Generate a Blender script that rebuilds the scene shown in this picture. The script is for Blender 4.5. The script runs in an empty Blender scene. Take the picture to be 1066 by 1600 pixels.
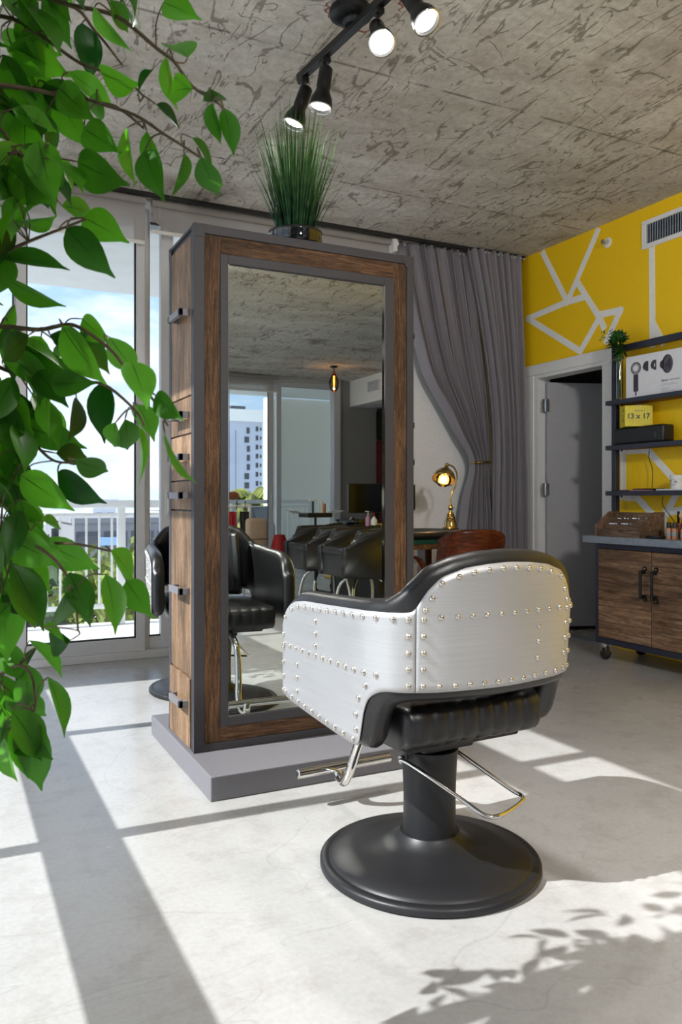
import bpy, bmesh, math, random
from mathutils import Vector, Matrix, Euler, noise
R = math.radians
rnd = random.Random(7)
C = bpy.context.scene.collection
sc = bpy.context.scene
# ---------------------------------------------------------------- camera
cam_d = bpy.data.cameras.new('camera'); cam = bpy.data.objects.new('camera', cam_d); C.objects.link(cam)
cam_d.sensor_fit = 'VERTICAL'; cam_d.sensor_height = 36; cam_d.sensor_width = 24
cam_d.lens = 1244/1600*36; cam_d.shift_y = -20/1600
cam_d.dof.use_dof = True; cam_d.dof.focus_distance = 2.6; cam_d.dof.aperture_fstop = 9.0
cam_d.clip_end = 2000; cam_d.clip_start = .05
cam.location = (0, 0, 1.08); cam.rotation_euler = (R(90), 0, R(-26.4))
sc.camera = cam
# ---------------------------------------------------------------- world
w = bpy.data.worlds.new('sky'); sc.world = w; w.use_nodes = True
nt = w.node_tree; nt.nodes.clear()
def wn(t, **k):
    n = nt.nodes.new(t)
    for a, v in k.items(): setattr(n, a, v)
    return n
tc = wn('ShaderNodeTexCoord'); sep = wn('ShaderNodeSeparateXYZ'); nt.links.new(tc.outputs['Generated'], sep.inputs[0])
gr = wn('ShaderNodeValToRGB'); nt.links.new(sep.outputs['Z'], gr.inputs[0])
e = gr.color_ramp.elements; e[0].position = 0; e[0].color = (.46, .58, .72, 1); e[1].position = .75; e[1].color = (.20, .40, .80, 1)
x = gr.color_ramp.elements.new(.18); x.color = (.34, .50, .78, 1)
mp = wn('ShaderNodeMapping'); mp.inputs['Scale'].default_value = (1.6, 1.6, 4.5); nt.links.new(tc.outputs['Generated'], mp.inputs[0])
nz = wn('ShaderNodeTexNoise'); nz.inputs['Scale'].default_value = 2.2; nz.inputs['Detail'].default_value = 8; nz.inputs['Roughness'].default_value = .55
nt.links.new(mp.outputs[0], nz.inputs['Vector'])
cr = wn('ShaderNodeValToRGB'); nt.links.new(nz.outputs[0], cr.inputs[0])
cr.color_ramp.elements[0].position = .42; cr.color_ramp.elements[1].position = .60
mx = wn('ShaderNodeMixRGB'); nt.links.new(cr.outputs[0], mx.inputs[0]); nt.links.new(gr.outputs[0], mx.inputs[1]); mx.inputs[2].default_value = (.80, .83, .86, 1)
bg = wn('ShaderNodeBackground'); nt.links.new(mx.outputs[0], bg.inputs[0]); bg.inputs[1].default_value = 1.55
wo = wn('ShaderNodeOutputWorld'); nt.links.new(bg.outputs[0], wo.inputs[0])
# ---------------------------------------------------------------- sun: from the left windows, 44 degrees high
sd = bpy.data.lights.new('sun', 'SUN'); sd.energy = 7.2; sd.angle = R(.45); sd.color = (1, .985, .965)
sun = bpy.data.objects.new('sun', sd); C.objects.link(sun)
sdir = Vector((1, -.035, -.965)).normalized()
sun.rotation_euler = sdir.to_track_quat('-Z', 'Y').to_euler(); sun.location = (-5, 2, 6)
# ---------------------------------------------------------------- colour management
vs = sc.view_settings; sc.display_settings.display_device = 'sRGB'
vs.view_transform = 'Standard'; vs.look = 'None'; vs.exposure = 0.2; vs.gamma = 1; vs.use_curve_mapping = False

# ================================================================ materials
def lin(c): return tuple(((v/255)/12.92 if v/255 <= .04045 else ((v/255+.055)/1.055)**2.4) for v in c)+(1,)
class NM:
    def __init__(s, name):
        s.m = bpy.data.materials.new(name); s.m.use_nodes = True; s.t = s.m.node_tree
        s.b = s.t.nodes['Principled BSDF']; s.out = s.t.nodes['Material Output']
    def n(s, t, **k):
        n = s.t.nodes.new(t)
        for a, v in k.items():
            if a.startswith('i_'): n.inputs[a[2:].replace('_', ' ')].default_value = v
            else: setattr(n, a, v)
        return n
    def l(s, a, b): s.t.links.new(a, b)
    def coord(s, scale=(1, 1, 1), rot=(0, 0, 0), kind='Object'):
        c = s.n('ShaderNodeTexCoord'); m = s.n('ShaderNodeMapping'); m.inputs['Scale'].default_value = scale; m.inputs['Rotation'].default_value = rot
        s.l(c.outputs[kind], m.inputs[0]); return m.outputs[0]
    def noise(s, v, scale, detail=4, rough=.5, dist=0):
        n = s.n('ShaderNodeTexNoise'); n.inputs['Scale'].default_value = scale; n.inputs['Detail'].default_value = detail
        n.inputs['Roughness'].default_value = rough; n.inputs['Distortion'].default_value = dist; s.l(v, n.inputs['Vector']); return n.outputs[0]
    def ramp(s, v, stops):
        r = s.n('ShaderNodeValToRGB'); el = r.color_ramp.elements
        while len(el) < len(stops): el.new(.5)
        for k, (p, c) in enumerate(stops): el[k].position = p; el[k].color = c if len(c) == 4 else tuple(c)+(1,)
        s.l(v, r.inputs[0]); return r.outputs[0]
    def mix(s, f, a, b, mode='MIX'):
        m = s.n('ShaderNodeMixRGB', blend_type=mode)
        for i, v in enumerate((f, a, b)):
            if hasattr(v, 'links'): s.l(v, m.inputs[i])
            else: m.inputs[i].default_value = v
        return m.outputs[0]
    def bump(s, v, st=.2, d=.01):
        b = s.n('ShaderNodeBump'); b.inputs['Strength'].default_value = st; b.inputs['Distance'].default_value = d
        s.l(v, b.inputs['Height']); s.l(b.outputs[0], s.b.inputs['Normal'])
G = lambda v: (v, v, v, 1)
def plain(name, rgb, rough=.5, metal=0, var=.06, scale=30, bump=0, **k):
    q = NM(name); q.b.inputs['Roughness'].default_value = rough; q.b.inputs['Metallic'].default_value = metal
    c = lin(rgb); n = q.noise(q.coord(), scale, 3)
    lo = tuple(x*(1-var) for x in c[:3]); hi = tuple(min(1, x*(1+var)) for x in c[:3])
    q.l(q.ramp(n, [(.3, lo), (.7, hi)]), q.b.inputs['Base Color'])
    if bump: q.bump(n, bump, .002)
    for a, v in k.items(): q.b.inputs[a.replace('_', ' ')].default_value = v
    return q.m
def wood(name, axis, cols, rough=.6, scale=1, gscale=18, bump=.5):
    q = NM(name); st = [gscale, gscale, gscale]; st[axis] = gscale*.07
    oi = q.n('ShaderNodeObjectInfo'); c = q.n('ShaderNodeTexCoord'); ad = q.n('ShaderNodeVectorMath', operation='ADD')
    cb = q.n('ShaderNodeVectorMath', operation='SCALE'); cmb = q.n('ShaderNodeCombineXYZ')
    for i in range(3): q.l(oi.outputs['Random'], cmb.inputs[i])
    q.l(cmb.outputs[0], cb.inputs[0]); cb.inputs['Scale'].default_value = 13.0
    q.l(c.outputs['Object'], ad.inputs[0]); q.l(cb.outputs[0], ad.inputs[1])
    m = q.n('ShaderNodeMapping'); m.inputs['Scale'].default_value = st; q.l(ad.outputs[0], m.inputs[0])
    g = q.noise(m.outputs[0], 3.0, 8, .65, 1.2)
    m2 = q.n('ShaderNodeMapping'); s2 = [5, 5, 5]; s2[axis] = 1.4; m2.inputs['Scale'].default_value = s2; q.l(ad.outputs[0], m2.inputs[0])
    g2 = q.noise(m2.outputs[0], 1.6, 3, .5)
    m3 = q.n('ShaderNodeMapping'); s3 = [gscale*6]*3; s3[axis] = gscale*1.2; m3.inputs['Scale'].default_value = s3; q.l(ad.outputs[0], m3.inputs[0])
    g3 = q.noise(m3.outputs[0], 2, 2, .5)
    c1 = q.ramp(g, [(.28, lin(cols[0])), (.5, lin(cols[1])), (.72, lin(cols[2]))])
    c2 = q.mix(.75, c1, q.ramp(g2, [(.33, G(.42)), (.62, G(1.15))]), 'MULTIPLY')
    c3 = q.mix(.6, c2, q.ramp(g3, [(.35, G(.55)), (.6, G(1.1))]), 'MULTIPLY')
    c3 = q.mix(1, c3, q.ramp(oi.outputs['Random'], [(0, G(.78)), (1, G(1.22))]), 'MULTIPLY')
    q.l(c3, q.b.inputs['Base Color']); q.b.inputs['Roughness'].default_value = rough; q.b.inputs['Specular IOR Level'].default_value = .25
    q.bump(g3, bump, .002); return q.m
M = {}
def concrete_ceiling():
    q = NM('board_marked_concrete'); v = q.coord()
    big = q.noise(v, .9, 5, .6); fine = q.noise(q.coord((1, 1, 1)), 26, 6, .7); mid = q.noise(q.coord((.5, 1.0, 1)), 3.2, 6, .62, .6)
    base = q.ramp(big, [(.3, lin((200, 196, 188))), (.7, lin((226, 223, 217)))])
    base = q.mix(.55, base, q.ramp(mid, [(.34, lin((196, 188, 178))), (.62, G(.99))]), 'MULTIPLY')
    base = q.mix(.7, base, q.ramp(fine, [(.3, G(.66)), (.6, G(1.05))]), 'MULTIPLY')
    # worm-like release marks running mostly along Y: ridges of distorted noise
    fac = None
    for sc_, rot, d, wd, lo in (((1.9, .40, 1), .12, .7, .0075, 5), ((2.9, .6, 1), -.05, .9, .011, 4), ((1.5, 1.3, 1), .3, 1.1, .006, 5), ((4.6, 1.1, 1), .12, .9, .012, 2.6)):
        r = q.noise(q.coord(sc_, (0, 0, rot)), 1.7, 2.5, .5, d); jag = q.noise(q.coord(), 22, 4, .6)
        ja = q.n('ShaderNodeMath', operation='MULTIPLY_ADD'); q.l(jag, ja.inputs[0]); ja.inputs[1].default_value = .035; q.l(r, ja.inputs[2]); r = ja.outputs[0]
        s1 = q.n('ShaderNodeMath', operation='SUBTRACT'); q.l(r, s1.inputs[0]); s1.inputs[1].default_value = .5175
        s2 = q.n('ShaderNodeMath', operation='ABSOLUTE'); q.l(s1.outputs[0], s2.inputs[0])
        k = q.ramp(s2.outputs[0], [(wd*.7, G(1)), (wd*1.2, G(0))])
        br = q.noise(q.coord((1, .7, 1), (0, 0, rot)), lo, 5, .72)
        k = q.mix(1, k, q.ramp(br, [(.50, G(0)), (.53, G(1))]), 'MULTIPLY')
        fac = k if fac is None else q.mix(1, fac, k, 'LIGHTEN')
    col = q.mix(fac, base, q.mix(1, base, lin((190, 186, 181)), 'MULTIPLY'))
    # plywood seams: along X every 1.22 m and along Y every 2.44 m
    sx = q.n('ShaderNodeTexCoord'); se = q.n('ShaderNodeSeparateXYZ'); 
    wob = q.noise(q.coord(), 1.3, 4, .6)
    q.l(sx.outputs['Object'], se.inputs[0]); seam = None
    for ch, per, off, wdt in ((1, 1.25, .77, .012), (0, 2.5, 1.45, .012)):
        a = q.n('ShaderNodeMath', operation='ADD'); q.l(se.outputs[ch], a.inputs[0]); a.inputs[1].default_value = 50*per-off-.08
        a2 = q.n('ShaderNodeMath', operation='MULTIPLY_ADD'); q.l(wob, a2.inputs[0]); a2.inputs[1].default_value = .03; q.l(a.outputs[0], a2.inputs[2])
        md = q.n('ShaderNodeMath', operation='PINGPONG'); q.l(a2.outputs[0], md.inputs[0]); md.inputs[1].default_value = per/2
        k = q.ramp(md.outputs[0], [(.003, G(.9)), (wdt, G(0))]); seam = k if seam is None else q.mix(1, seam, k, 'LIGHTEN')
    brk = q.ramp(q.noise(q.coord(), 7, 5, .7), [(.42, G(0)), (.55, G(.8))])
    seam = q.mix(1, seam, brk, 'MULTIPLY')
    col = q.mix(seam, col, q.mix(1, col, lin((120, 112, 104)), 'MULTIPLY'))
    # brown stain patches
    st = q.ramp(q.noise(q.coord((1, 1, 1)), 1.7, 3, .5), [(.62, G(0)), (.74, G(.65))])
    col = q.mix(st, col, q.mix(1, col, lin((150, 138, 124)), 'MULTIPLY'))
    q.l(col, q.b.inputs['Base Color']); q.b.inputs['Roughness'].default_value = .85; q.b.inputs['Specular IOR Level'].default_value = .2
    hh = q.mix(.5, fine, fac, 'SUBTRACT'); q.bump(hh, .35, .01); return q.m
def concrete_floor():
    q = NM('polished_concrete'); v = q.coord()
    big = q.noise(v, 1.1, 6, .6); fine = q.noise(v, 60, 4, .7); 
    c = q.ramp(big, [(.3, lin((170, 169, 168))), (.7, lin((184, 183, 183)))])
    c = q.mix(.35, c, q.ramp(fine, [(.33, G(.78)), (.6, G(1.02))]), 'MULTIPLY')
    st = q.noise(v, 7, 6, .72); c = q.mix(.3, c, q.ramp(st, [(.36, lin((212, 206, 198))), (.5, G(1))]), 'MULTIPLY')
    # hairline cracks
    r = q.noise(q.coord((.8, 1.3, 1)), 1.1, 3, .5, 1.0); s1 = q.n('ShaderNodeMath', operation='SUBTRACT'); q.l(r, s1.inputs[0]); s1.inputs[1].default_value = .5
    s2 = q.n('ShaderNodeMath', operation='ABSOLUTE'); q.l(s1.outputs[0], s2.inputs[0])
    ck = q.ramp(s2.outputs[0], [(.0004, G(.28)), (.0012, G(0))])
    c = q.mix(ck, c, q.mix(1, c, G(.6), 'MULTIPLY'))
    q.l(c, q.b.inputs['Base Color'])
    q.l(q.ramp(big, [(.3, G(.20)), (.7, G(.30))]), q.b.inputs['Roughness']); q.b.inputs['Specular IOR Level'].default_value = .5
    q.bump(q.noise(v, 9, 5, .6), .05, .004); return q.m
M['ceiling'] = concrete_ceiling(); M['floor'] = concrete_floor()
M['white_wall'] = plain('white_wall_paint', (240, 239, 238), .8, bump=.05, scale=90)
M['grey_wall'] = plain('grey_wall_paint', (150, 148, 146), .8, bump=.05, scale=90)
M['yellow'] = plain('yellow_wall_paint', (250, 204, 8), .6, var=.03, bump=.06, scale=90)
M['stripe'] = plain('white_stripe_paint', (240, 239, 236), .7, var=.03)
M['trim'] = plain('white_trim_paint', (232, 231, 230), .45, var=.02)
M['door'] = plain('grey_door_paint', (170, 169, 172), .55, var=.03)
M['alu'] = plain('white_aluminium_frame', (212, 213, 218), .4, var=.02)
M['gasket'] = plain('black_rubber_gasket', (22, 22, 24), .6)
M['station'] = plain('charcoal_satin_paint', (60, 58, 63), .55, var=.04, scale=60, bump=.1)
M['station_base'] = plain('grey_satin_paint', (118, 116, 122), .45, var=.03, scale=60, bump=.08)
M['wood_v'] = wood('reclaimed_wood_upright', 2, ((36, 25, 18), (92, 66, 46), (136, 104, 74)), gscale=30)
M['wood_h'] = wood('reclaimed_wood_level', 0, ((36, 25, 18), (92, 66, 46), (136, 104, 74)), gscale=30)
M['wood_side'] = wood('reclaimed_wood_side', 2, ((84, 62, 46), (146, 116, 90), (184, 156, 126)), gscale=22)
M['wood_cab'] = wood('reclaimed_wood_cabinet', 1, ((82, 60, 44), (138, 106, 80), (178, 146, 116)), gscale=9)
M['wood_org'] = wood('stained_wood_organiser', 1, ((66, 50, 40), (112, 88, 70), (146, 122, 100)), gscale=20)
M['shelf_wood'] = wood('brown_shelf_board', 1, ((70, 46, 26), (120, 84, 50), (150, 110, 70)), gscale=10)
M['walnut'] = wood('walnut_veneer', 0, ((46, 18, 8), (96, 44, 22), (128, 66, 36)), rough=.28, gscale=12, bump=.05)
M['black_metal'] = plain('black_powder_coat', (30, 30, 32), .4, .3, bump=.05, scale=200)
M['dark_steel'] = plain('dark_blued_steel', (58, 60, 74), .42, .5, bump=.08, scale=60)
M['base_black'] = plain('satin_black_base', (34, 34, 37), .42, .2, var=.05, scale=120, bump=.04)
M['chrome'] = plain('chrome', (225, 222, 218), .08, 1.0, var=.01)
M['rivet'] = plain('polished_rivet', (224, 216, 206), .16, 1.0, var=.02)
M['leather'] = plain('black_leather', (24, 23, 25), .36, bump=.25, scale=260, Specular_IOR_Level=.6)
M['leather_dull'] = plain('matte_black_leather', (20, 20, 21), .5, bump=.2, scale=200)
M['brass'] = plain('aged_brass', (176, 148, 92), .26, 1.0, var=.15, scale=14)
M['curtain'] = plain('grey_curtain_cloth', (136, 131, 137), .75, var=.05, scale=300, bump=.1, Sheen_Weight=.3)
M['white_paint_metal'] = plain('white_railing_paint', (235, 237, 240), .4, var=.02)
M['counter'] = plain('grey_slate_counter', (126, 134, 146), .45, var=.15, scale=20)
M['ceramic_black'] = plain('glazed_black_ceramic', (16, 17, 22), .08, bump=0, Coat_Weight=.6)
M['soil'] = plain('dark_soil', (52, 40, 30), .95, var=.4, scale=120, bump=.6)
M['black_plastic'] = plain('black_plastic', (26, 26, 28), .4)
M['black_gloss'] = plain('glossy_black_screen', (8, 8, 10), .12)
M['paper'] = plain('white_card', (226, 226, 230), .55, var=.02)
M['yellow_card'] = plain('yellow_card', (226, 212, 46), .5, var=.06, scale=40)
M['white_plastic'] = plain('white_plastic', (226, 226, 224), .35, var=.02)
M['concrete_ext'] = plain('sunlit_balcony_concrete', (214, 212, 206), .8, var=.05, scale=8)
M['slab_ext'] = plain('painted_balcony_soffit', (205, 212, 214), .8, var=.03, scale=6)
M['green_felt'] = plain('green_baize', (16, 70, 54), .9)
M['red'] = plain('red_cloth', (150, 16, 24), .7, bump=.2)
M['red_gloss'] = plain('dark_red_laminate', (92, 8, 12), .3)
M['beige'] = plain('beige_canvas', (176, 152, 134), .8, bump=.2)
M['mustard'] = plain('mustard_plastic', (196, 158, 62), .4)
M['copper'] = plain('rose_copper', (214, 142, 112), .2, 1.0)
M['makeup'] = plain('foundation_liquid', (196, 140, 108), .25)
M['pink'] = plain('pink_liquid_bottle', (196, 136, 160), .3)
M['bristle'] = plain('cream_bristles', (214, 180, 140), .9)
M['rust_bristle'] = plain('rust_bristles', (166, 84, 44), .9)
M['bark'] = plain('ficus_bark', (96, 80, 62), .85, var=.25, scale=60, bump=.5)
M['raffia'] = plain('natural_raffia', (176, 166, 146), .8)
M['pot'] = plain('grey_cement_pot', (120, 118, 114), .8, var=.1, bump=.2)
# brushed metal skin of the styling chairs
q = NM('brushed_aluminium'); g = q.noise(q.coord((2, 2, 420)), 1.5, 3, .6); c = q.noise(q.coord(), 3, 2)
q.l(q.mix(.5, q.ramp(g, [(.3, G(.50)), (.7, G(.68))]), q.ramp(c, [(.3, (.54, .54, .57)), (.7, (.66, .66, .69))])), q.b.inputs['Base Color'])
q.l(q.ramp(g, [(.3, G(.42)), (.7, G(.52))]), q.b.inputs['Roughness']); q.b.inputs['Metallic'].default_value = .8
q.bump(g, .08, .001); M['brushed'] = q.m
# mirror, glass
q = NM('mirror_silver'); q.b.inputs['Metallic'].default_value = 1; q.b.inputs['Roughness'].default_value = 0.0
q.l(q.ramp(q.noise(q.coord(), 2, 1), [(0, (.72, .76, .72)), (1, (.73, .77, .73))]), q.b.inputs['Base Color']); M['mirror'] = q.m
def pane(name, tint=(.97, .985, .98), gloss=.06):
    q = NM(name); q.t.nodes.remove(q.b); a = q.n('ShaderNodeBsdfTransparent'); a.inputs[0].default_value = tint+(1,)
    b = q.n('ShaderNodeBsdfGlossy'); b.inputs['Roughness'].default_value = .0; b.inputs[0].default_value = (1, 1, 1, 1)
    f = q.n('ShaderNodeFresnel'); f.inputs[0].default_value = 1.35; m = q.n('ShaderNodeMixShader')
    q.l(f.outputs[0], m.inputs[0]); q.l(a.outputs[0], m.inputs[1]); q.l(b.outputs[0], m.inputs[2]); q.l(m.outputs[0], q.out.inputs[0]); return q.m
M['glass'] = pane('clear_window_glass')
M['amber_glass'] = pane('amber_lamp_glass', (.66, .54, .40)); M['clear_bulb'] = pane('clear_bulb_glass', (.96, .93, .86))
M['vase_glass'] = pane('vase_glass', (.93, .95, .94))
def fabric(name, rgb, transp, transl):
    q = NM(name); d = q.n('ShaderNodeBsdfDiffuse'); t = q.n('ShaderNodeBsdfTranslucent'); tr = q.n('ShaderNodeBsdfTransparent')
    wv = q.noise(q.coord((1, 1, 1)), 160, 2); c = q.ramp(wv, [(.3, tuple(x*.93 for x in lin(rgb)[:3])), (.7, lin(rgb))])
    q.l(c, d.inputs[0]); q.l(c, t.inputs[0]); m = q.n('ShaderNodeMixShader'); m.inputs[0].default_value = transl
    q.l(d.outputs[0], m.inputs[1]); q.l(t.outputs[0], m.inputs[2]); m2 = q.n('ShaderNodeMixShader'); m2.inputs[0].default_value = transp
    q.l(m.outputs[0], m2.inputs[1]); q.l(tr.outputs[0], m2.inputs[2]); q.l(m2.outputs[0], q.out.inputs[0]); q.t.nodes.remove(q.b); return q.m
M['shade'] = fabric('roller_shade_fabric', (196, 191, 188), .16, .4)
M['sheer'] = fabric('sheer_solar_screen', (206, 210, 206), .72, .5)
def leafmat(name, a, b, vein, transl=.45):
    q = NM(name); oi = q.n('ShaderNodeObjectInfo'); uv = q.n('ShaderNodeUVMap'); s = q.n('ShaderNodeSeparateXYZ'); q.l(uv.outputs[0], s.inputs[0])
    n = q.noise(q.coord(), 22, 3); rr = q.n('ShaderNodeMath', operation='ADD'); q.l(oi.outputs['Random'], rr.inputs[0])
    n2 = q.n('ShaderNodeMath', operation='MULTIPLY_ADD'); q.l(n, n2.inputs[0]); n2.inputs[1].default_value = .3; n2.inputs[2].default_value = -.15
    q.l(n2.outputs[0], rr.inputs[1]); c = q.ramp(rr.outputs[0], [(0, lin(a)), (.62, tuple((x_+y_)/2 for x_, y_ in zip(lin(a), lin(b)))), (1, lin(b))])
    sb = q.n('ShaderNodeMath', operation='SUBTRACT'); q.l(s.outputs[0], sb.inputs[0]); sb.inputs[1].default_value = .5
    ab = q.n('ShaderNodeMath', operation='ABSOLUTE'); q.l(sb.outputs[0], ab.inputs[0])
    sv = q.n('ShaderNodeMath', operation='MULTIPLY_ADD'); q.l(s.outputs[1], sv.inputs[0]); sv.inputs[1].default_value = -.03; sv.inputs[2].default_value = .022
    cm = q.n('ShaderNodeMath', operation='LESS_THAN'); q.l(ab.outputs[0], cm.inputs[0]); q.l(sv.outputs[0], cm.inputs[1])
    c = q.mix(cm.outputs[0], c, lin(vein)); q.l(c, q.b.inputs['Base Color']); q.b.inputs['Roughness'].default_value = .36
    q.b.inputs['Specular IOR Level'].default_value = .35
    t = q.n('ShaderNodeBsdfTranslucent'); tc_ = q.mix(1, c, (1.3, 1.7, .45, 1), 'MULTIPLY'); q.l(tc_, t.inputs[0])
    m = q.n('ShaderNodeMixShader'); m.inputs[0].default_value = transl; q.l(q.b.outputs[0], m.inputs[1]); q.l(t.outputs[0], m.inputs[2]); q.l(m.outputs[0], q.out.inputs[0]); return q.m
M['ficus'] = leafmat('ficus_leaf', (20, 64, 24), (100, 166, 56), (22, 50, 20))
M['herb'] = leafmat('bouquet_leaf', (28, 66, 30), (70, 118, 48), (30, 60, 28), .2)
M['bluebud'] = plain('blue_green_buds', (70, 120, 118), .7, var=.3, scale=100)
q = NM('grass_blade'); n = q.noise(q.coord(), 30, 2); uv = q.n('ShaderNodeUVMap'); s = q.n('ShaderNodeSeparateXYZ'); q.l(uv.outputs[0], s.inputs[0])
a = q.ramp(n, [(.3, lin((12, 40, 26))), (.7, lin((36, 76, 44)))]); b = q.ramp(n, [(.3, lin((48, 88, 42))), (.7, lin((92, 124, 58)))])
q.l(q.mix(s.outputs[1], a, b), q.b.inputs['Base Color']); q.b.inputs['Roughness'].default_value = .75; q.b.inputs['Specular IOR Level'].default_value = .2; M['grass'] = q.m
def emit(name, rgb, st):
    q = NM(name); q.b.inputs['Base Color'].default_value = lin(rgb); q.b.inputs['Emission Color'].default_value = lin(rgb)
    q.b.inputs['Emission Strength'].default_value = st; return q.m
M['spot_lens'] = emit('lit_spot_lens', (255, 252, 244), 9); M['filament'] = emit('glowing_filament', (255, 150, 60), 10)
M['filament_w'] = emit('glowing_white_filament', (255, 214, 150), 28)
def extwall(name, rgb, var=.06, sc_=.3):
    return plain(name, rgb, .85, var=var, scale=sc_)
M['ext_blue'] = extwall('pale_blue_tower_paint', (196, 204, 224)); M['ext_grey'] = extwall('grey_building_paint', (150, 156, 166)); M['ext_white'] = extwall('white_building_paint', (236, 238, 240))  # tower wall is white; its blue shade is put into the colour
M['ext_dark'] = plain('dark_window_strip', (72, 76, 84), .3); M['ext_green'] = extwall('pale_green_stucco', (234, 236, 228), .03, 60)
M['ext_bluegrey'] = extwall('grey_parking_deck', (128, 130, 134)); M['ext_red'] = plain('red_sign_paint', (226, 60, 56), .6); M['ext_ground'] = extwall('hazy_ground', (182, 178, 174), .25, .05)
M['ext_sign'] = plain('pale_blue_sign_paint', (150, 190, 222), .5)
M['foliage_dark'] = plain('dark_tree_foliage', (62, 80, 52), .8, var=.5, scale=1.2); M['foliage_light'] = plain('yellow_green_foliage', (104, 118, 50), .8, var=.4, scale=1.5)
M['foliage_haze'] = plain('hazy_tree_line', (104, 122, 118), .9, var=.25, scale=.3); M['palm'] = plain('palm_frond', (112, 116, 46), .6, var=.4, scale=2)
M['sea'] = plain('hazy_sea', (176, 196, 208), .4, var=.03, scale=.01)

# ================================================================ geometry helpers
class MB:
    def __init__(s): s.bm = bmesh.new()
    def box(s, x0, x1, y0, y1, z0, z1, bev=0, seg=1, mat=None):
        vs = [s.bm.verts.new(p) for p in ((x0, y0, z0), (x1, y0, z0), (x1, y1, z0), (x0, y1, z0), (x0, y0, z1), (x1, y0, z1), (x1, y1, z1), (x0, y1, z1))]
        fs = [s.bm.faces.new([vs[i] for i in f]) for f in ((3, 2, 1, 0), (4, 5, 6, 7), (0, 1, 5, 4), (1, 2, 6, 5), (2, 3, 7, 6), (3, 0, 4, 7))]
        if bev:
            es = list({e for f in fs for e in f.edges}); r = bmesh.ops.bevel(s.bm, geom=es, offset=bev, segments=seg, affect='EDGES', profile=.5)
        if mat is not None:
            bmesh.ops.transform(s.bm, matrix=mat, verts=list({v for v in vs if v.is_valid}) if not bev else list({v for f in r['faces'] for v in f.verts}))
        return s
    def rings(s, rings, cap=True, close=False):
        rv = [[s.bm.verts.new(p) for p in r] for r in rings]; n = len(rv[0])
        for a, b in zip(rv, rv[1:]+([rv[0]] if close else [])):
            for i in range(n): s.bm.faces.new((a[i], a[(i+1) % n], b[(i+1) % n], b[i]))
        if cap and not close:
            s.bm.faces.new(rv[0][::-1]); s.bm.faces.new(rv[-1])
        return s
    def lathe(s, prof, c=(0, 0, 0), n=32, axis=None, cap=True):
        m = Matrix.Translation(c)
        if axis is not None: m = m @ Vector(axis).normalized().to_track_quat('Z', 'Y').to_matrix().to_4x4()
        return s.rings([[m @ Vector((r*math.cos(2*math.pi*i/n), r*math.sin(2*math.pi*i/n), z)) for i in range(n)] for r, z in prof], cap)
    def cyl(s, a, b, r, n=16, r2=None):
        a, b = Vector(a), Vector(b); L = (b-a).length
        return s.lathe([(r, 0), (r if r2 is None else r2, L)], a, n, b-a)
    def tube(s, pts, r, n=10, close=False):
        pts = [Vector(p) for p in pts]; k = len(pts); rs = r if isinstance(r, (list, tuple)) else [r]*k; out = []; up = None
        for i, p in enumerate(pts):
            t = ((pts[(i+1) % k] if close or i < k-1 else p)-(pts[i-1] if close or i > 0 else p)).normalized()
            if up is None: up = t.orthogonal().normalized()
            up = (up-t*up.dot(t)); up = up.normalized() if up.length > 1e-6 else t.orthogonal().normalized(); bi = t.cross(up)
            out.append([p+rs[i]*(math.cos(2*math.pi*j/n)*up+math.sin(2*math.pi*j/n)*bi) for j in range(n)])
        return s.rings(out, True, close)
    def grid(s, f, nu, nv, uv=False):
        g = [[s.bm.verts.new(f(i/nu, j/nv)) for j in range(nv+1)] for i in range(nu+1)]
        L = s.bm.loops.layers.uv.verify() if uv else None
        for i in range(nu):
            for j in range(nv):
                fc = s.bm.faces.new((g[i][j], g[i+1][j], g[i+1][j+1], g[i][j+1]))
                if uv:
                    for lp, q_ in zip(fc.loops, ((i, j), (i+1, j), (i+1, j+1), (i, j+1))): lp[L].uv = (q_[0]/nu, q_[1]/nv)
        return s
    def poly(s, pts, d):
        """flat polygon extruded by vector d"""
        d = Vector(d); a = [s.bm.verts.new(p) for p in pts]; b = [s.bm.verts.new(Vector(p)+d) for p in pts]; n = len(a)
        s.bm.faces.new(a[::-1]); s.bm.faces.new(b)
        for i in range(n): s.bm.faces.new((a[i], a[(i+1) % n], b[(i+1) % n], b[i]))
        return s
    def ball(s, c, r, n=12, sq=(1, 1, 1)):
        m = n//2; c = Vector(c); rg = []
        for j in range(1, m):
            th = math.pi*j/m; rg.append([c+Vector((r*sq[0]*math.sin(th)*math.cos(2*math.pi*i/n), r*sq[1]*math.sin(th)*math.sin(2*math.pi*i/n), -r*sq[2]*math.cos(th))) for i in range(n)])
        return s.rings(rg)
    def obj(s, name, mat, parent=None, smooth=False, label=None, fix=True):
        if fix: bmesh.ops.recalc_face_normals(s.bm, faces=s.bm.faces)
        me = bpy.data.meshes.new(name); s.bm.to_mesh(me); s.bm.free()
        o = bpy.data.objects.new(name, me); C.objects.link(o)
        for m in (mat if isinstance(mat, list) else [mat]): me.materials.append(M[m])
        if smooth:
            me.polygons.foreach_set('use_smooth', [True]*len(me.polygons))
            if smooth is not True: me.set_sharp_from_angle(angle=R(smooth))
        if parent is not None: o.parent = parent
        if label: o['label'] = label
        return o
def thing(name, label, cat, loc=(0, 0, 0), rz=0, group=None):
    o = bpy.data.objects.new(name, None); C.objects.link(o); o.location = loc; o.rotation_euler = (0, 0, rz)
    o.empty_display_size = .1; o['label'] = label; o['category'] = cat
    if group: o['group'] = group
    return o
def tag(o, label, cat, group=None, kind=None):
    o['label'] = label; o['category'] = cat
    if group: o['group'] = group
    if kind: o['kind'] = kind
    return o
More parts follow.
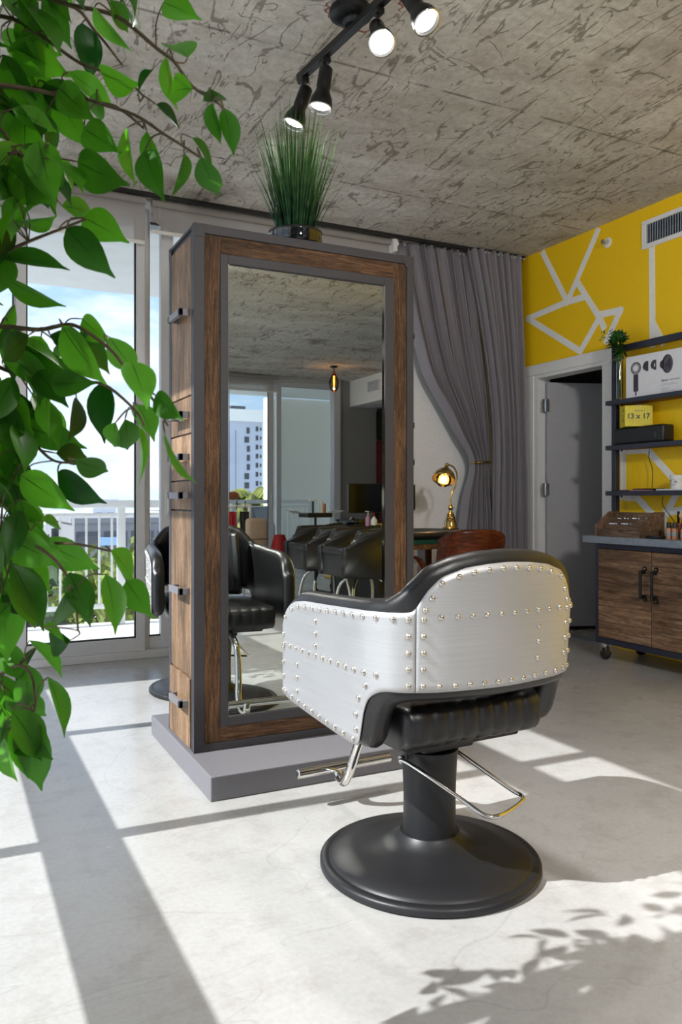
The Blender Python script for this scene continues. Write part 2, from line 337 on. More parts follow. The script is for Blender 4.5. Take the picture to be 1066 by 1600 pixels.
def struct(o, label=None, cat=None):
    o['kind'] = 'structure'
    if label: o['label'] = label
    if cat: o['category'] = cat
    return o
def copy_tree(o, parent=None):
    c = o.copy(); C.objects.link(c); c.parent = parent
    for ch in list(o.children): copy_tree(ch, c)
    return c
def dup(o, loc, rz, label=None, group=None):
    c = copy_tree(o); c.location = loc; c.rotation_euler = (0, 0, rz)
    if label: c['label'] = label
    if group: c['group'] = group
    return c
def share(proto, parent, loc, rot=None, scale=None):
    c = bpy.data.objects.new(proto.name.split('.')[0], proto.data); C.objects.link(c); c.parent = parent; c.location = loc
    if rot is not None: c.rotation_mode = 'QUATERNION'; c.rotation_quaternion = rot
    if scale is not None: c.scale = scale
    return c
def text(txt, size, mat, parent, loc, rot, name='lettering', depth=.0004, align='LEFT', bold=0):
    cu = bpy.data.curves.new(name, 'FONT'); cu.body = txt; cu.size = size; cu.extrude = depth; cu.align_x = align; cu.offset = bold
    t = bpy.data.objects.new(name, cu); C.objects.link(t); bpy.context.view_layer.update()
    me = bpy.data.meshes.new_from_object(t.evaluated_get(bpy.context.evaluated_depsgraph_get())); bpy.data.objects.remove(t)
    o = bpy.data.objects.new(name, me); C.objects.link(o); me.materials.clear(); me.materials.append(M[mat]); o.parent = parent; o.location = loc; o.rotation_euler = rot
    return o
def crom(P, n):
    P = [Vector(p) for p in P]; out = []
    for i in range(len(P)-1):
        a, b, c, d = P[max(i-1, 0)], P[i], P[i+1], P[min(i+2, len(P)-1)]
        for k in range(n):
            t = k/n; out.append(.5*((2*b)+(c-a)*t+(2*a-5*b+4*c-d)*t*t+(3*b-a-3*c+d)*t**3))
    out.append(P[-1]); return out
def lerp1(x, tab):
    if x <= tab[0][0]: return tab[0][1]
    for (a, b), (c, d) in zip(tab, tab[1:]):
        if x <= c: return b+(d-b)*(x-a)/(c-a)
    return tab[-1][1]

# ================================================================ room shell
H = 3.12; XL = -.75; XR = 4.38; YB = 5.58; YR = -6.2; XK = 8.0
struct(MB().box(XL-.12, XK, YR-.1, YB+.1, -.2, 0).obj('floor', 'floor'), 'pale polished concrete floor with sun patches', 'floor')
struct(MB().box(XL-.03, XK, YR-.1, YB+.1, H, H+.25).obj('ceiling', 'ceiling'), 'raw grey board-marked concrete ceiling slab', 'ceiling')
struct(MB().box(3.14, XR+.12, YB, YB+.12, 0, H).obj('wall_back', 'white_wall'), 'light grey plain wall behind the brass lamp', 'wall')
struct(MB().box(XL-.12, XL, 4.87, YB+.1, 0, H).obj('wall_left', 'white_wall'), 'short white wall pier beside the left windows', 'wall')
b = MB(); b.box(XR, XR+.12, 5.16, YB, 0, H); b.box(XR, XR+.12, 4.42, 5.16, 2.12, H); b.box(XR, XR+.12, -1.0, 4.42, 0, H)
wall_r = struct(b.obj('wall_right', 'yellow'), 'yellow wall painted with white zigzag lines', 'wall')
def stripe(pts, wd=.05):
    for (a, b_) in zip(pts, pts[1:]):
        a2, b2 = Vector((0,)+a), Vector((0,)+b_); d = (b2-a2).normalized(); n = Vector((0, -d.z, d.y))*wd/2; a2 -= d*wd*.45; b2 += d*wd*.45
        MB().poly([(XR, *(a2+n)[1:]), (XR, *(b2+n)[1:]), (XR, *(b2-n)[1:]), (XR, *(a2-n)[1:])], (-.0015-.0004*rnd.random(), 0, 0)).obj('painted_line', 'stripe', wall_r)
for s in ([(5.10, 3.09), (4.823, 2.64)], [(4.494, 3.09), (4.71, 2.78), (4.823, 2.63)], [(5.29, 2.596), (4.823, 2.632), (4.627, 2.628)], [(5.29, 2.596), (4.675, 2.22), (4.474, 2.439)],
          [(4.71, 2.765), (4.481, 2.45), (4.43, 2.36)], [(4.487, 2.461), (4.266, 2.448), (4.403, 2.25)], [(3.98, 2.82), (3.975, 2.15)], [(3.975, 2.30), (3.887, 2.15)],
          [(4.33, 2.165), (3.2, 2.165)], [(4.24, 1.42), (4.24, 1.15)], [(4.29, 1.43), (4.02, 1.425), (3.74, 1.165), (3.5, 1.165)], [(4.30, 1.10), (4.111, 1.09), (3.919, .93), (3.7, .70)],
          [(3.74, 1.165), (3.865, .97), (3.93, .80)], [(3.865, .99), (3.70, 1.01), (3.4, .98)], [(3.5, 3.09), (3.2, 2.6), (3.2, 2.2)], [(3.2, 2.6), (2.2, 2.3), (1.4, 3.0)], [(2.2, 2.3), (1.9, .1)], [(1.9, 1.2), (.6, 1.9), (-.4, .6)], [(.6, 1.9), (.9, 3.0)],
          [(4.1, 1.75), (4.1, 1.45)]): stripe(s)
tr = thing('trim_1', 'white door casing set into the yellow wall', 'door frame'); tr['kind'] = 'structure'
MB().box(XR-.018, XR, 5.20, 5.32, 0, 2.12, .004).obj('side_casing', 'trim', tr); MB().box(XR-.018, XR, 4.335, 4.42, 0, 2.12, .004).obj('side_casing', 'trim', tr)
MB().box(XR-.022, XR, 4.335, 5.32, 2.10, 2.19, .006).obj('head_casing', 'trim', tr)
MB().box(XR-.012, XR+.12, 5.155, 5.20, 0, 2.12).obj('jamb', 'trim', tr); MB().box(XR-.012, XR+.12, 4.42, 4.435, 0, 2.12).obj('jamb', 'trim', tr); MB().box(XR-.012, XR+.12, 4.435, 5.155, 2.075, 2.10).obj('jamb', 'trim', tr)
MB().box(XR-.01, XR+.13, 4.44, 5.15, 0, .008).obj('threshold', 'counter', tr)
dr = thing('door_1', 'grey flush door standing open into the dark closet', 'door', (XR+.035, 5.125, 0), R(-18)); dr['kind'] = 'structure'
MB().box(.02, .74, -.02, .02, .03, 2.04, .003).obj('door_leaf', 'door', dr)
for z in (.35, 1.16, 1.85):
    b = MB(); b.box(-.03, .03, -.026, -.021, z-.05, z+.05); b.cyl((0, -.028, z-.05), (0, -.028, z+.05), .007); b.obj('hinge', 'chrome', dr)
b = MB(); b.cyl((.67, -.02, 1.0), (.67, -.06, 1.0), .012); b.ball((.67, -.075, 1.0), .027); b.obj('door_knob', 'chrome', dr, True)
# closet behind the door
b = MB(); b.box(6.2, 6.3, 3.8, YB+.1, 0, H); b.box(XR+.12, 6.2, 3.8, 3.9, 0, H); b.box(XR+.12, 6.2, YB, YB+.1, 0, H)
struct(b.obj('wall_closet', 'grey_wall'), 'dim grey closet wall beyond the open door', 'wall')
t = thing('closet_rack', 'dark closet shelf glimpsed above the open door', 'shelf', (5.6, 4.3, 0))
MB().box(-.5, .55, -.35, .35, 1.98, 2.0).obj('shelf', 'black_metal', t)
for x in (-.48, .52):
    for y in (-.33, .33): MB().box(x-.012, x+.012, y-.012, y+.012, 0, 2.4).obj('post', 'black_metal', t)
for x in (-.3, -.1, .12, .33): MB().box(x-.07, x+.07, -.25, .25, 2.001, 2.25, .01).obj('storage_bin', 'black_plastic', t)
# rest of the room behind the camera
struct(MB().box(XR+.12, XK, -1.1, -1.0, 0, H).obj('wall_hall', 'white_wall'), 'white hallway wall turning off the yellow wall', 'wall')
struct(MB().box(XK, XK+.1, YR-.1, -1.0, 0, H).obj('wall_kitchen', 'grey_wall'), 'grey kitchen side wall seen in the mirror', 'wall')
b = MB(); b.box(6.03, XK+.1, YR-.12, YR, 0, H); b.box(XL-.12, 3.0, YR-.12, YR, 0, H)
struct(b.obj('wall_rear', 'grey_wall'), 'grey rear wall seen in the mirror beyond the shampoo chairs', 'wall')
so = struct(MB().box(6.27, XK, YR, -1.1, 2.68, H).obj('trim_2', 'white_wall'), 'white kitchen soffit seen in the mirror', 'soffit')
v = thing('air_vent', 'small grey air vent on the white soffit in the mirror', 'vent', (6.262, -5.33, 2.93))
MB().box(-.008, .008, -.2, .2, -.09, .09, .003).obj('frame', 'trim', v)
for k in range(9): MB().box(-.014, -.007, -.18, .18, -.075+k*.018, -.068+k*.018).obj('slat', 'counter', v)
# tall dark and red kitchen units in the mirror
k = thing('kitchen_cabinet', 'tall black kitchen cabinet with a dark red door in the mirror', 'cabinet', (7.3, -5.85, 0))
MB().box(-.52, .6, -.3, .3, 0, 2.66, .004).obj('body', 'black_plastic', k)
for z0, z1, m in ((.12, .95, 'red_gloss'), (1.0, 2.1, 'red_gloss'), (2.13, 2.62, 'black_gloss')):
    for x0 in (-.51, .05):
        d = MB().box(x0, x0+.54, .3, .32, z0, z1, .003).obj('door', m, k); MB().box(x0+.48, x0+.495, .32, .345, z0+.1, z0+.3).obj('handle', 'chrome', d)
    MB().box(-.54, -.52, -.29, .29, z0, z1, .003).obj('side_panel', m, k)

# ---------------------------------------------------------------- windows
def glaze(root, a, c, fixed, axis, z0, z1, fr=.05, th=.05):
    """one glazed leaf between a and c along an axis; fixed = the other coordinate (centre)"""
    def bx(p0, p1, q0, q1, name='stile', mat='alu', t=th):
        return (MB().box(p0, p1, fixed-t/2, fixed+t/2, q0, q1, .003) if axis == 'x' else MB().box(fixed-t/2, fixed+t/2, p0, p1, q0, q1, .003)).obj(name, mat, root)
    bx(a, a+fr, z0, z1); bx(c-fr, c, z0, z1); bx(a+fr, c-fr, z0, z0+fr*1.5, 'rail'); bx(a+fr, c-fr, z1-fr, z1, 'rail')
    g = .008
    for p0, p1, q0, q1 in ((a+fr, a+fr+g, z0+fr*1.5, z1-fr), (c-fr-g, c-fr, z0+fr*1.5, z1-fr), (a+fr, c-fr, z0+fr*1.5, z0+fr*1.5+g), (a+fr, c-fr, z1-fr-g, z1-fr)):
        bx(p0, p1, q0, q1, 'gasket', 'gasket', th*.7)
    bx(a+fr, c-fr, z0+fr*1.5, z1-fr, 'glass_pane', 'glass', .006)
w1 = thing('window_1', 'white framed sliding glass doors behind the ficus leaves', 'window'); w1['kind'] = 'structure'
glaze(w1, XL+.02, .44, 5.53, 'x', .05, 3.05, .05); glaze(w1, .40, 1.215, 5.47, 'x', .05, 3.05, .06); glaze(w1, 1.20, 2.2, 5.53, 'x', .05, 3.05, .055); glaze(w1, 2.16, 3.14, 5.47, 'x', .05, 3.05, .06)
MB().box(1.335, 1.42, 5.49, 5.56, .05, 3.05, .004).obj('mullion', 'alu', w1)
MB().box(XL, 3.14, 5.42, 5.60, 0, .05, .004).obj('sill_track', 'alu', w1); MB().box(XL, 3.14, 5.42, 5.60, 3.05, H, .004).obj('head_track', 'alu', w1)
b = MB(); b.tube(crom([(1.375, 5.49, .98), (1.375, 5.455, .99), (1.375, 5.445, 1.05), (1.375, 5.455, 1.11), (1.375, 5.49, 1.12)], 5), .008); b.box(1.36, 1.39, 5.484, 5.492, .95, 1.15, .003); b.obj('pull_handle', 'white_plastic', w1, 40)
struct(MB().box(XL, XR-.02, 5.30, 5.335, 3.095, H).obj('trim_3', 'gasket'), 'thin black ceiling track above the shades and curtain', 'track')
w2 = thing('window_2', 'floor to ceiling left hand windows that let the sun in', 'window'); w2['kind'] = 'structure'
ys = [4.87]+[3.888-1.221*i for i in range(9)]
for i, y in enumerate(ys): MB().box(XL-.04, XL+.04, y-.036, y+.036, 0, 3.105, .003).obj('mullion', 'alu', w2)
MB().box(XL-.03, XL+.03, YR, 4.87, 1.0, 1.185, .003).obj('transom', 'alu', w2); MB().box(XL-.03, XL+.03, YR, 4.87, 2.586, 2.745, .003).obj('transom', 'alu', w2)
MB().box(XL-.12, XL, YR, 4.87, 0, .06).obj('sill', 'alu', w2); MB().box(XL-.03, XL+.03, YR, 4.87, 3.105, H).obj('head', 'alu', w2)
for y in ys[:-1]: MB().box(XL-.003, XL+.003, max(YR, y-(.98 if y > 4 else 1.221)), y-.036, .06, 3.105).obj('glass_pane', 'glass', w2)
w3 = thing('window_3', 'sliding glass doors of the far end seen in the mirror', 'window'); w3['kind'] = 'structure'
glaze(w3, 3.0, 4.0, YR-.03, 'x', .05, 3.05, .05); glaze(w3, 4.0, 4.86, YR-.03, 'x', .05, 3.05, .09); glaze(w3, 4.93, 6.03, YR-.08, 'x', .05, 3.05, .08)
MB().box(3.0, 6.03, YR-.12, YR+.02, 0, .05).obj('sill_track', 'alu', w3); MB().box(3.0, 6.03, YR-.12, YR+.02, 3.05, H).obj('head_track', 'alu', w3)
MB().box(5.94, 6.06, YR-.12, YR+.06, 0, H).obj('mullion', 'alu', w3)
b = MB(); b.tube(crom([(4.80, YR, .95), (4.80, YR+.045, .97), (4.80, YR+.05, 1.06), (4.80, YR+.045, 1.15), (4.80, YR, 1.17)], 4), .01); b.obj('pull_handle', 'white_plastic', w3, True)

# ---------------------------------------------------------------- roller shades
def shade(x0, x1, y, zb, label, mat='shade', hem='trim', flare=0):
    t = thing('roller_shade', label, 'shade', ((x0+x1)/2, y, zb)); hw = (x1-x0)/2
    MB().cyl((-hw, 0, H-.04-zb), (hw, 0, H-.04-zb), .024, 20).obj('roller_tube', mat, t, 40)
    MB().grid(lambda u, v: Vector((-hw+2*hw*u, .022*(1 if y > 0 else -1)+.004*math.sin(u*9)*(1-v)-flare*max(0, .08-u)*6*(1-v), v*(H-.05-zb))), 24, 6).obj('fabric', mat, t, True)
    MB().box(-hw, hw, .012*(1 if y > 0 else -1), .032*(1 if y > 0 else -1), -.022, .004, .006, 2).obj('hem_bar', hem, t); return t
shade(.30, 1.20, 5.36, 2.815, 'grey roller shade drawn part way at the left window')
shade(-.72, .27, 5.36, 2.815, 'grey roller shade behind the ficus at far left')
t = shade(1.245, 3.10, 5.38, 2.905, 'grey roller shade above and behind the mirror station', flare=.3)
b = MB(); b.box(1.87*.5-.005, 1.87*.5+.03, -.05, .05, H-.12-2.905, H-2.905-.003, .004); b.cyl((.95, -.055, H-.06-2.905), (.95, -.045, H-.06-2.905), .022); b.obj('end_bracket', 'trim', t, 40)
for x, zl, lb in ((1.222, .9, 'beaded white shade chain beside the wide window mullion'), (1.29, .98, 'beaded white shade chain right of the wide mullion')):
    b = MB(); n = int((H-.08-zl)/.012)
    for k in range(0, n): b.lathe([(.001, -.0028), (.0028, 0), (.001, .0028)], (x, 5.34, zl+.012*k), 5)
    b.tube([(x, 5.34, zl), (x, 5.34, H-.06)], .0008, 4)
    tag(b.obj('shade_chain', 'white_plastic'), lb, 'chain')
shade(3.0, 4.93, YR+.08, 2.86, 'grey roller shade over the far left doors in the mirror')
shade(4.97, 5.93, YR+.08, .3, 'sheer solar screen pulled down at the far doors in the mirror', 'sheer')

# ---------------------------------------------------------------- outside: balconies
def railing(x0, x1, y, lab, post0, label_z=0):
    t = thing('balcony_railing', lab, 'railing', ((x0+x1)/2, y, -.06)); hw = (x1-x0)/2; m = 'white_paint_metal'
    MB().box(-hw, hw, -.04, .04, 1.06, 1.13, .006).obj('handrail', m, t); MB().box(-hw, hw, -.02, .02, .985, 1.015, .004).obj('sub_rail', m, t); MB().box(-hw, hw, -.02, .02, .15, .19, .004).obj('bottom_rail', m, t)
    p0 = None; x = -hw+.05; cx = (x0+x1)/2
    while x < hw:
        if p0 is None: p0 = MB().box(-.0095, .0095, -.0095, .0095, .19, .985).obj('picket', m, t); p0.location.x = x
        else: share(p0, t, (x, 0, 0))
        x += .112
    for px in post0:
        MB().box(px-cx-.033, px-cx+.033, -.035, .035, .0, 1.06, .004).obj('post', m, t)
    return t
railing(-.6, 3.6, 7.42, 'white balcony railing with thin pickets beyond the left window', (-.5, 1.435, 3.3))
railing(3.0, 6.3, -7.7, 'white balcony railing seen in the mirror at the far doors', (3.2, 4.66, 6.2))
for y0, y1, n in ((5.70, 7.57, 'window'), (-7.85, -6.32, 'mirror')):
    xe = XK if n == 'mirror' else 6.0
    struct(MB().box(-.8, xe, y0, y1, -.2, -.06).obj('floor_balcony', 'concrete_ext'), 'sunlit balcony floor outside the '+('sliding glass doors' if n == 'window' else 'far doors in the mirror'), 'balcony')
    struct(MB().box(-.8, xe, y0, y1, 3.0, 3.25).obj('ceiling_balcony', 'slab_ext'), 'underside of the balcony above the '+('left window' if n == 'window' else 'far doors in the mirror'), 'balcony slab')
struct(MB().box(5.42, 6.9, -8.15, -7.95, -.4, 3.0).obj('wall_neighbour', 'ext_green'), 'pale green stucco wall outside the sheer screen in the mirror', 'wall')
# ---------------------------------------------------------------- outside: the town
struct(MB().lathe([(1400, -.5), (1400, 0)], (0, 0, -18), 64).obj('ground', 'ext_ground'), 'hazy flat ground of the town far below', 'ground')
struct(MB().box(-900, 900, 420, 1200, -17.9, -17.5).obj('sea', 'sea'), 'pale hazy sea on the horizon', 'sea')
def building(lab, x0, x1, y0, y1, z1, mat, rows, cols, wz, wh, face='-y', wmat='ext_dark', zoff=.0, wfrac=.6, extra=None):
    t = thing('building', lab, 'building', ((x0+x1)/2, (y0+y1)/2, -18)); hx, hy = (x1-x0)/2, (y1-y0)/2; z1 += 18
    MB().box(-hx, hx, -hy, hy, 0, z1).obj('wall', mat, t); MB().box(-hx-.2, hx+.2, -hy-.2, hy+.2, z1, z1+.35).obj('parapet', mat, t)
    p = None; wpx = 2*hx/cols
    s = -1 if face == '-y' else 1
    for r in range(rows):
        for c in range(cols):
            x = -hx+wpx*(c+.5); z = z1-wz*(r+.55)-zoff
            if p is None: p = MB().box(-wpx*wfrac/2, wpx*wfrac/2, -.05, .05, -wh/2, wh/2).obj('window', wmat, t); p.location = (x, s*hy, z)
            else: share(p, t, (x, s*hy, z))
    return t
building('grey parking building with open dark deck bands behind the railing', 8.0, 17.5, 58, 72, -.6, 'ext_bluegrey', 3, 5, 2.1, 1.1, wfrac=.86)
building('small white block with two window rows left of the parking building', 4.2, 7.4, 66, 74, -1.2, 'ext_white', 3, 4, 1.5, .7)
building('white rooftop block standing above the parking building', 11.6, 13.6, 72.6, 77, .75, 'ext_white', 1, 2, 2.0, .5, wmat='ext_grey')
building('pale low office block at far right of the window view', 17.8, 26, 70, 84, .1, 'ext_white', 3, 7, 2.2, 1.0)
building('long white low building in front of the parking building', 3.0, 12.0, 44, 52, -6.0, 'ext_white', 2, 9, 2.0, .9)
for x, lb, m in ((15.1, 'narrow magenta red rooftop sign', 'ext_red'), (18.6, 'square red rooftop sign', 'ext_red')):
    t = thing('rooftop_sign', lb+' on the skyline beyond the balcony', 'sign', (x, 69, -.24)); MB().box(-.35, .35, -.1, .1, .35, 1.7).obj('panel', m, t)
    for s in (-.25, .25): MB().box(s-.04, s+.04, -.04, .04, 0, .36).obj('post', 'ext_grey', t)
tag(MB().box(9.7, 10.9, 57.75, 57.9, -2.2, -1.6, .02).obj('wall_sign', 'ext_sign'), 'pale blue sign fixed on the grey parking building', 'sign')
def tree(lab, x, y, zt, r, mat, cards=900, seed=1, group='trees beyond the balcony'):
    rr = random.Random(seed); t = thing('tree', lab, 'tree', (x, y, -18), 0, group); h = zt+18
    MB().lathe([(.35, 0), (.22, h*.5), (.12, h*.9)], n=8).obj('trunk', 'bark', t)
    b = MB(); lobes = [(Vector((rr.uniform(-.6, .6)*r, rr.uniform(-.6, .6)*r, h-r*.8+rr.uniform(-.6, .3)*r)), rr.uniform(.4, .62)*r) for _ in range(9)]
    for c, q_ in lobes:
        for k in range(cards//9):
            d = Vector((rr.gauss(0, 1), rr.gauss(0, 1), rr.gauss(0, 1))).normalized(); p = c+d*q_*rr.uniform(.75, 1.08); s = r*.09*rr.uniform(.6, 1.3)
            a = Vector((rr.gauss(0, 1), rr.gauss(0, 1), rr.gauss(0, 1))).normalized(); u = a.orthogonal().normalized(); v_ = a.cross(u)
            b.bm.faces.new([b.bm.verts.new(p+e_) for e_ in (u*s, v_*s*.6, -u*s, -v_*s*.6)])
    o = b.obj('foliage', mat, t, fix=False); o['kind'] = 'stuff'
    b = MB()
    for c, q_ in lobes: b.ball(c, q_*.8, 8)
    o = b.obj('inner_foliage', mat, t); o['kind'] = 'stuff'; return t
for a in (('dark olive tree behind the left railing pickets', 3.3, 37, -.5, 2.6, 'foliage_dark'), ('yellow green tree in front of the parking building', 5.6, 30, -.1, 2.3, 'foliage_light'),
          ('small yellow green tree at the right of the railing view', 9.6, 36, -1.0, 2.3, 'foliage_light'), ('dark tree low in the railing view', 1.0, 24, -2.0, 2.3, 'foliage_dark'), ('dark tree low under the yellow green tree', 6.6, 22.5, -2.6, 2.2, 'foliage_dark'), ('dark tree at the far left of the view', -3.2, 32, -1.8, 2.6, 'foliage_dark')): tree(*a, seed=int(a[1]*10)+50)
b = MB(); rr = random.Random(3)
for k in range(170): b.ball((rr.uniform(-70, 110), rr.uniform(110, 240), -14.5), rr.uniform(6, 15)*1.0, 8, (1.2, 1, .8))
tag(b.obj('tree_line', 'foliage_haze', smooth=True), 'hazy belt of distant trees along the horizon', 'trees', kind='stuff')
# seen in the mirror: tower block and palms
t = thing('tower_block', 'tall pale blue tower block with dark window columns in the mirror', 'building', (24.5, -76, -18))
MB().box(-9.5, 4.3, -6, 6, 0, 26.9).obj('wall', 'ext_blue', t); MB().box(-9.8, 4.5, -6.3, 6.3, 26.9, 28.1).obj('parapet', 'ext_white', t)
MB().box(2.0, 3.6, -3, 3, 28.1, 28.8).obj('roof_plant', 'ext_dark', t); MB().box(4.3, 4.5, -6, 6, 0, 26.9).obj('side_wall', 'ext_white', t)
p = MB().box(-.16, .16, -.06, .06, -.3, .3).obj('window', 'ext_dark', t); p.location = (2.8, 6, 26)
for k in range(1, 27): share(p, t, (2.8+(-.14 if k % 5 < 2 else .03), 6, 26-.92*k), scale=(1.5 if k % 5 < 2 else 1, 1, 1))
for k in range(26): share(p, t, (3.75, 6, 26.2-.92*k), scale=(.8, 1, .8))
for k in range(26): share(p, t, (4.15, 6, 26.2-.92*k), scale=(.45, 1, .5))
for x in (.8, 1.5): MB().box(x-.03, x+.03, 5.99, 6.05, 0, 26).obj('joint', 'ext_grey', t)
def palm(x, y, zt, s, seed, lab):
    rr = random.Random(seed); t = thing('palm_tree', lab, 'palm tree', (x, y, -18), 0, 'palms seen in the mirror'); h = zt+18
    MB().tube(crom([(0, 0, 0), (.2, 0, h*.5), (0, .1, h-s*.7)], 4), .16, 8).obj('trunk', 'bark', t)
    for k in range(40):
        a = k*2.4+rr.uniform(-.2, .2); el = rr.uniform(-.2, 1.2); b = MB(); sp = [Vector((math.cos(a)*s*u*math.cos(el*(1-u*.4)), math.sin(a)*s*u*math.cos(el*(1-u*.4)), h-s*.7+s*(math.sin(el)*u*1.1-.75*u*u))) for u in [i/6 for i in range(7)]]
        sd_ = Vector((-math.sin(a), math.cos(a), 0))
        for i in range(6):
            for sg in (-1, 1):
                p0, p1 = sp[i], sp[i+1]; w_ = s*.22*math.sin(math.pi*(i+.7)/7)
                b.bm.faces.new([b.bm.verts.new(q_) for q_ in (p0, p1, p1+sd_*sg*w_+Vector((0, 0, -w_*.8)), p0+sd_*sg*w_*.9+Vector((0, 0, -w_*.9)))])
        b.obj('frond', 'palm', t, fix=False)
palm(13.9, -32, 2.35, 1.7, 1, 'yellow green palm top above the mirrored railing'); palm(14.3, -36.6, 2.1, 1.4, 2, 'smaller palm at the left edge of the mirror view')
building('white building with dark windows behind the mirrored railing', 13, 27, -50, -42, -.4, 'ext_white', 3, 8, 2.2, 1.0, '+y')

# ================================================================ mirror station
SX0, SX1, SY0, SY1, SZ0, SZ1 = .864, 1.866, 3.03, 3.415, .089, 2.158
st = thing('mirror_station', 'tall wood and charcoal metal styling station with a mirror in its face', 'mirror station', (1.365, 3.2225, 0))
ox, oy = 1.365, 3.2225
def sb(x0, x1, y0, y1, z0, z1, name, mat, bev=.003, par=st, off=(0, 0)):
    return MB().box(x0-ox, x1-ox, y0-oy, y1-oy, z0, z1, bev, 2).obj(name, mat, par)
sb(.845, 1.89, 2.746, 3.66, 0, SZ0, 'base', 'station_base', .004)
sb(SX0+.012, SX1-.012, SY0+.022, SY1-.022, SZ0, SZ1-.01, 'core', 'station')
T = .006
for s, y in ((1, SY0), (-1, SY1)):      # front and back faces alike
    def fy(d0, d1): return (y+s*d0, y+s*d1) if s > 0 else (y+s*d1, y+s*d0)
    def fb(x0, x1, z0, z1, d0, d1, name, mat, bev=.002): a, c = fy(d0, d1); return sb(x0, x1, a, c, z0, z1, name, mat, bev)
    fb(SX0, SX0+.044, SZ0, SZ1, 0, .025, 'upright_trim', 'station'); fb(SX1-.034, SX1, SZ0, SZ1, 0, .025, 'upright_trim', 'station')
    fb(SX0+.044, SX1-.034, SZ1-.036, SZ1, 0, .025, 'top_trim', 'station'); fb(SX0+.044, SX1-.034, SZ0, SZ0+.03, 0, .025, 'bottom_trim', 'station')
    for px, sx_ in ((SX0, 1), (SX1, -1)):
        for pz, sz_ in ((SZ1, -1), (SZ0, 1)):
            pts = [(0, 0), (.066, 0), (.064, .012), (.056, .026), (.044, .036), (.043, .05), (.0, .05)]
            yy = y-oy-s*.002
            MB().poly([(px-ox+sx_*u, yy, pz+sz_*v) for u, v in pts], (0, s*.004, 0)).obj('corner_plate', 'station', st)
    wx0, wx1, wz0, wz1 = SX0+.044, SX1-.034, SZ0+.03, SZ1-.036
    ix0, ix1, iz0, iz1 = .973, 1.768, .178, 2.052
    fb(wx0, ix0+.003, wz0, wz1, .007, .025, 'wood_panel', 'wood_v'); fb(ix1-.003, wx1, wz0, wz1, .007, .025, 'wood_panel', 'wood_v')
    fb(ix0+.003, ix1-.003, iz1-.003, wz1, .0075, .025, 'wood_panel', 'wood_h'); fb(ix0+.003, ix1-.003, wz0, iz0+.003, .0075, .025, 'wood_panel', 'wood_h')
    for a in ((ix0, ix0+.032, iz0, iz1), (ix1-.046, ix1, iz0, iz1)): fb(*a, .002, .025, 'mirror_frame', 'station')
    for a in ((ix0+.032, ix1-.046, iz1-.036, iz1), (ix0+.032, ix1-.046, iz0, iz0+.036)): fb(*a, .002, .025, 'mirror_frame', 'station')
    fb(ix0+.032, ix0+.036, iz0+.036, iz1-.036, .004, .02, 'mirror_bead', 'chrome', 0); fb(ix1-.05, ix1-.046, iz0+.036, iz1-.036, .004, .02, 'mirror_bead', 'chrome', 0)
    fb(ix0+.03, ix1-.044, iz0+.03, iz1-.03, .015, .018, 'mirror', 'mirror', 0)
sb(SX0, SX1, SY0+.001, SY1-.001, SZ1-.012, SZ1-.002, 'top_plate', 'station', .002)
for X_, s in ((SX0, 1), (SX1, -1)):
    def xb(y0, y1, z0, z1, d0, d1, name, mat, bev=.0015): return sb(min(X_+s*d0, X_+s*d1), max(X_+s*d0, X_+s*d1), y0, y1, z0, z1, name, mat, bev)
    xb(SY0+.026, SY0+.036, SZ0, SZ1-.012, 0, .014, 'side_trim', 'station'); xb(SY1-.036, SY1-.026, SZ0, SZ1-.012, 0, .014, 'side_trim', 'station')
    zs = [(.1, .372, -.006, 'drawer'), (.378, 1.032, .001, 'cupboard_door'), (1.038, 1.152, .001, 'drawer'), (1.158, 1.337, .001, 'drawer'), (1.343, 1.487, .001, 'drawer'), (1.493, 2.12, .001, 'cupboard_door')]
    for z0, z1, d, nm in zs:
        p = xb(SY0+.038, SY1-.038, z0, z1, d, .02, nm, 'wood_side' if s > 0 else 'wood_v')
        hz = {0.1: .27, .378: .715, 1.493: 1.82}.get(z0, (z0+z1)/2)
        b = MB(); h = 1 if s > 0 else -1
        x0, x1 = sorted((X_-h*.042, X_-h*.026)); b.box(x0-ox, x1-ox, 3.09-oy, 3.27-oy, hz-.013, hz+.013, .001)
        for ya in (3.09, 3.254):
            x0, x1 = sorted((X_-h*.042, X_+h*.002)); b.box(x0-ox, x1-ox, ya-oy, ya+.016-oy, hz-.013, hz+.013, .001)
        hd = b.obj('handle', 'station_base', p)

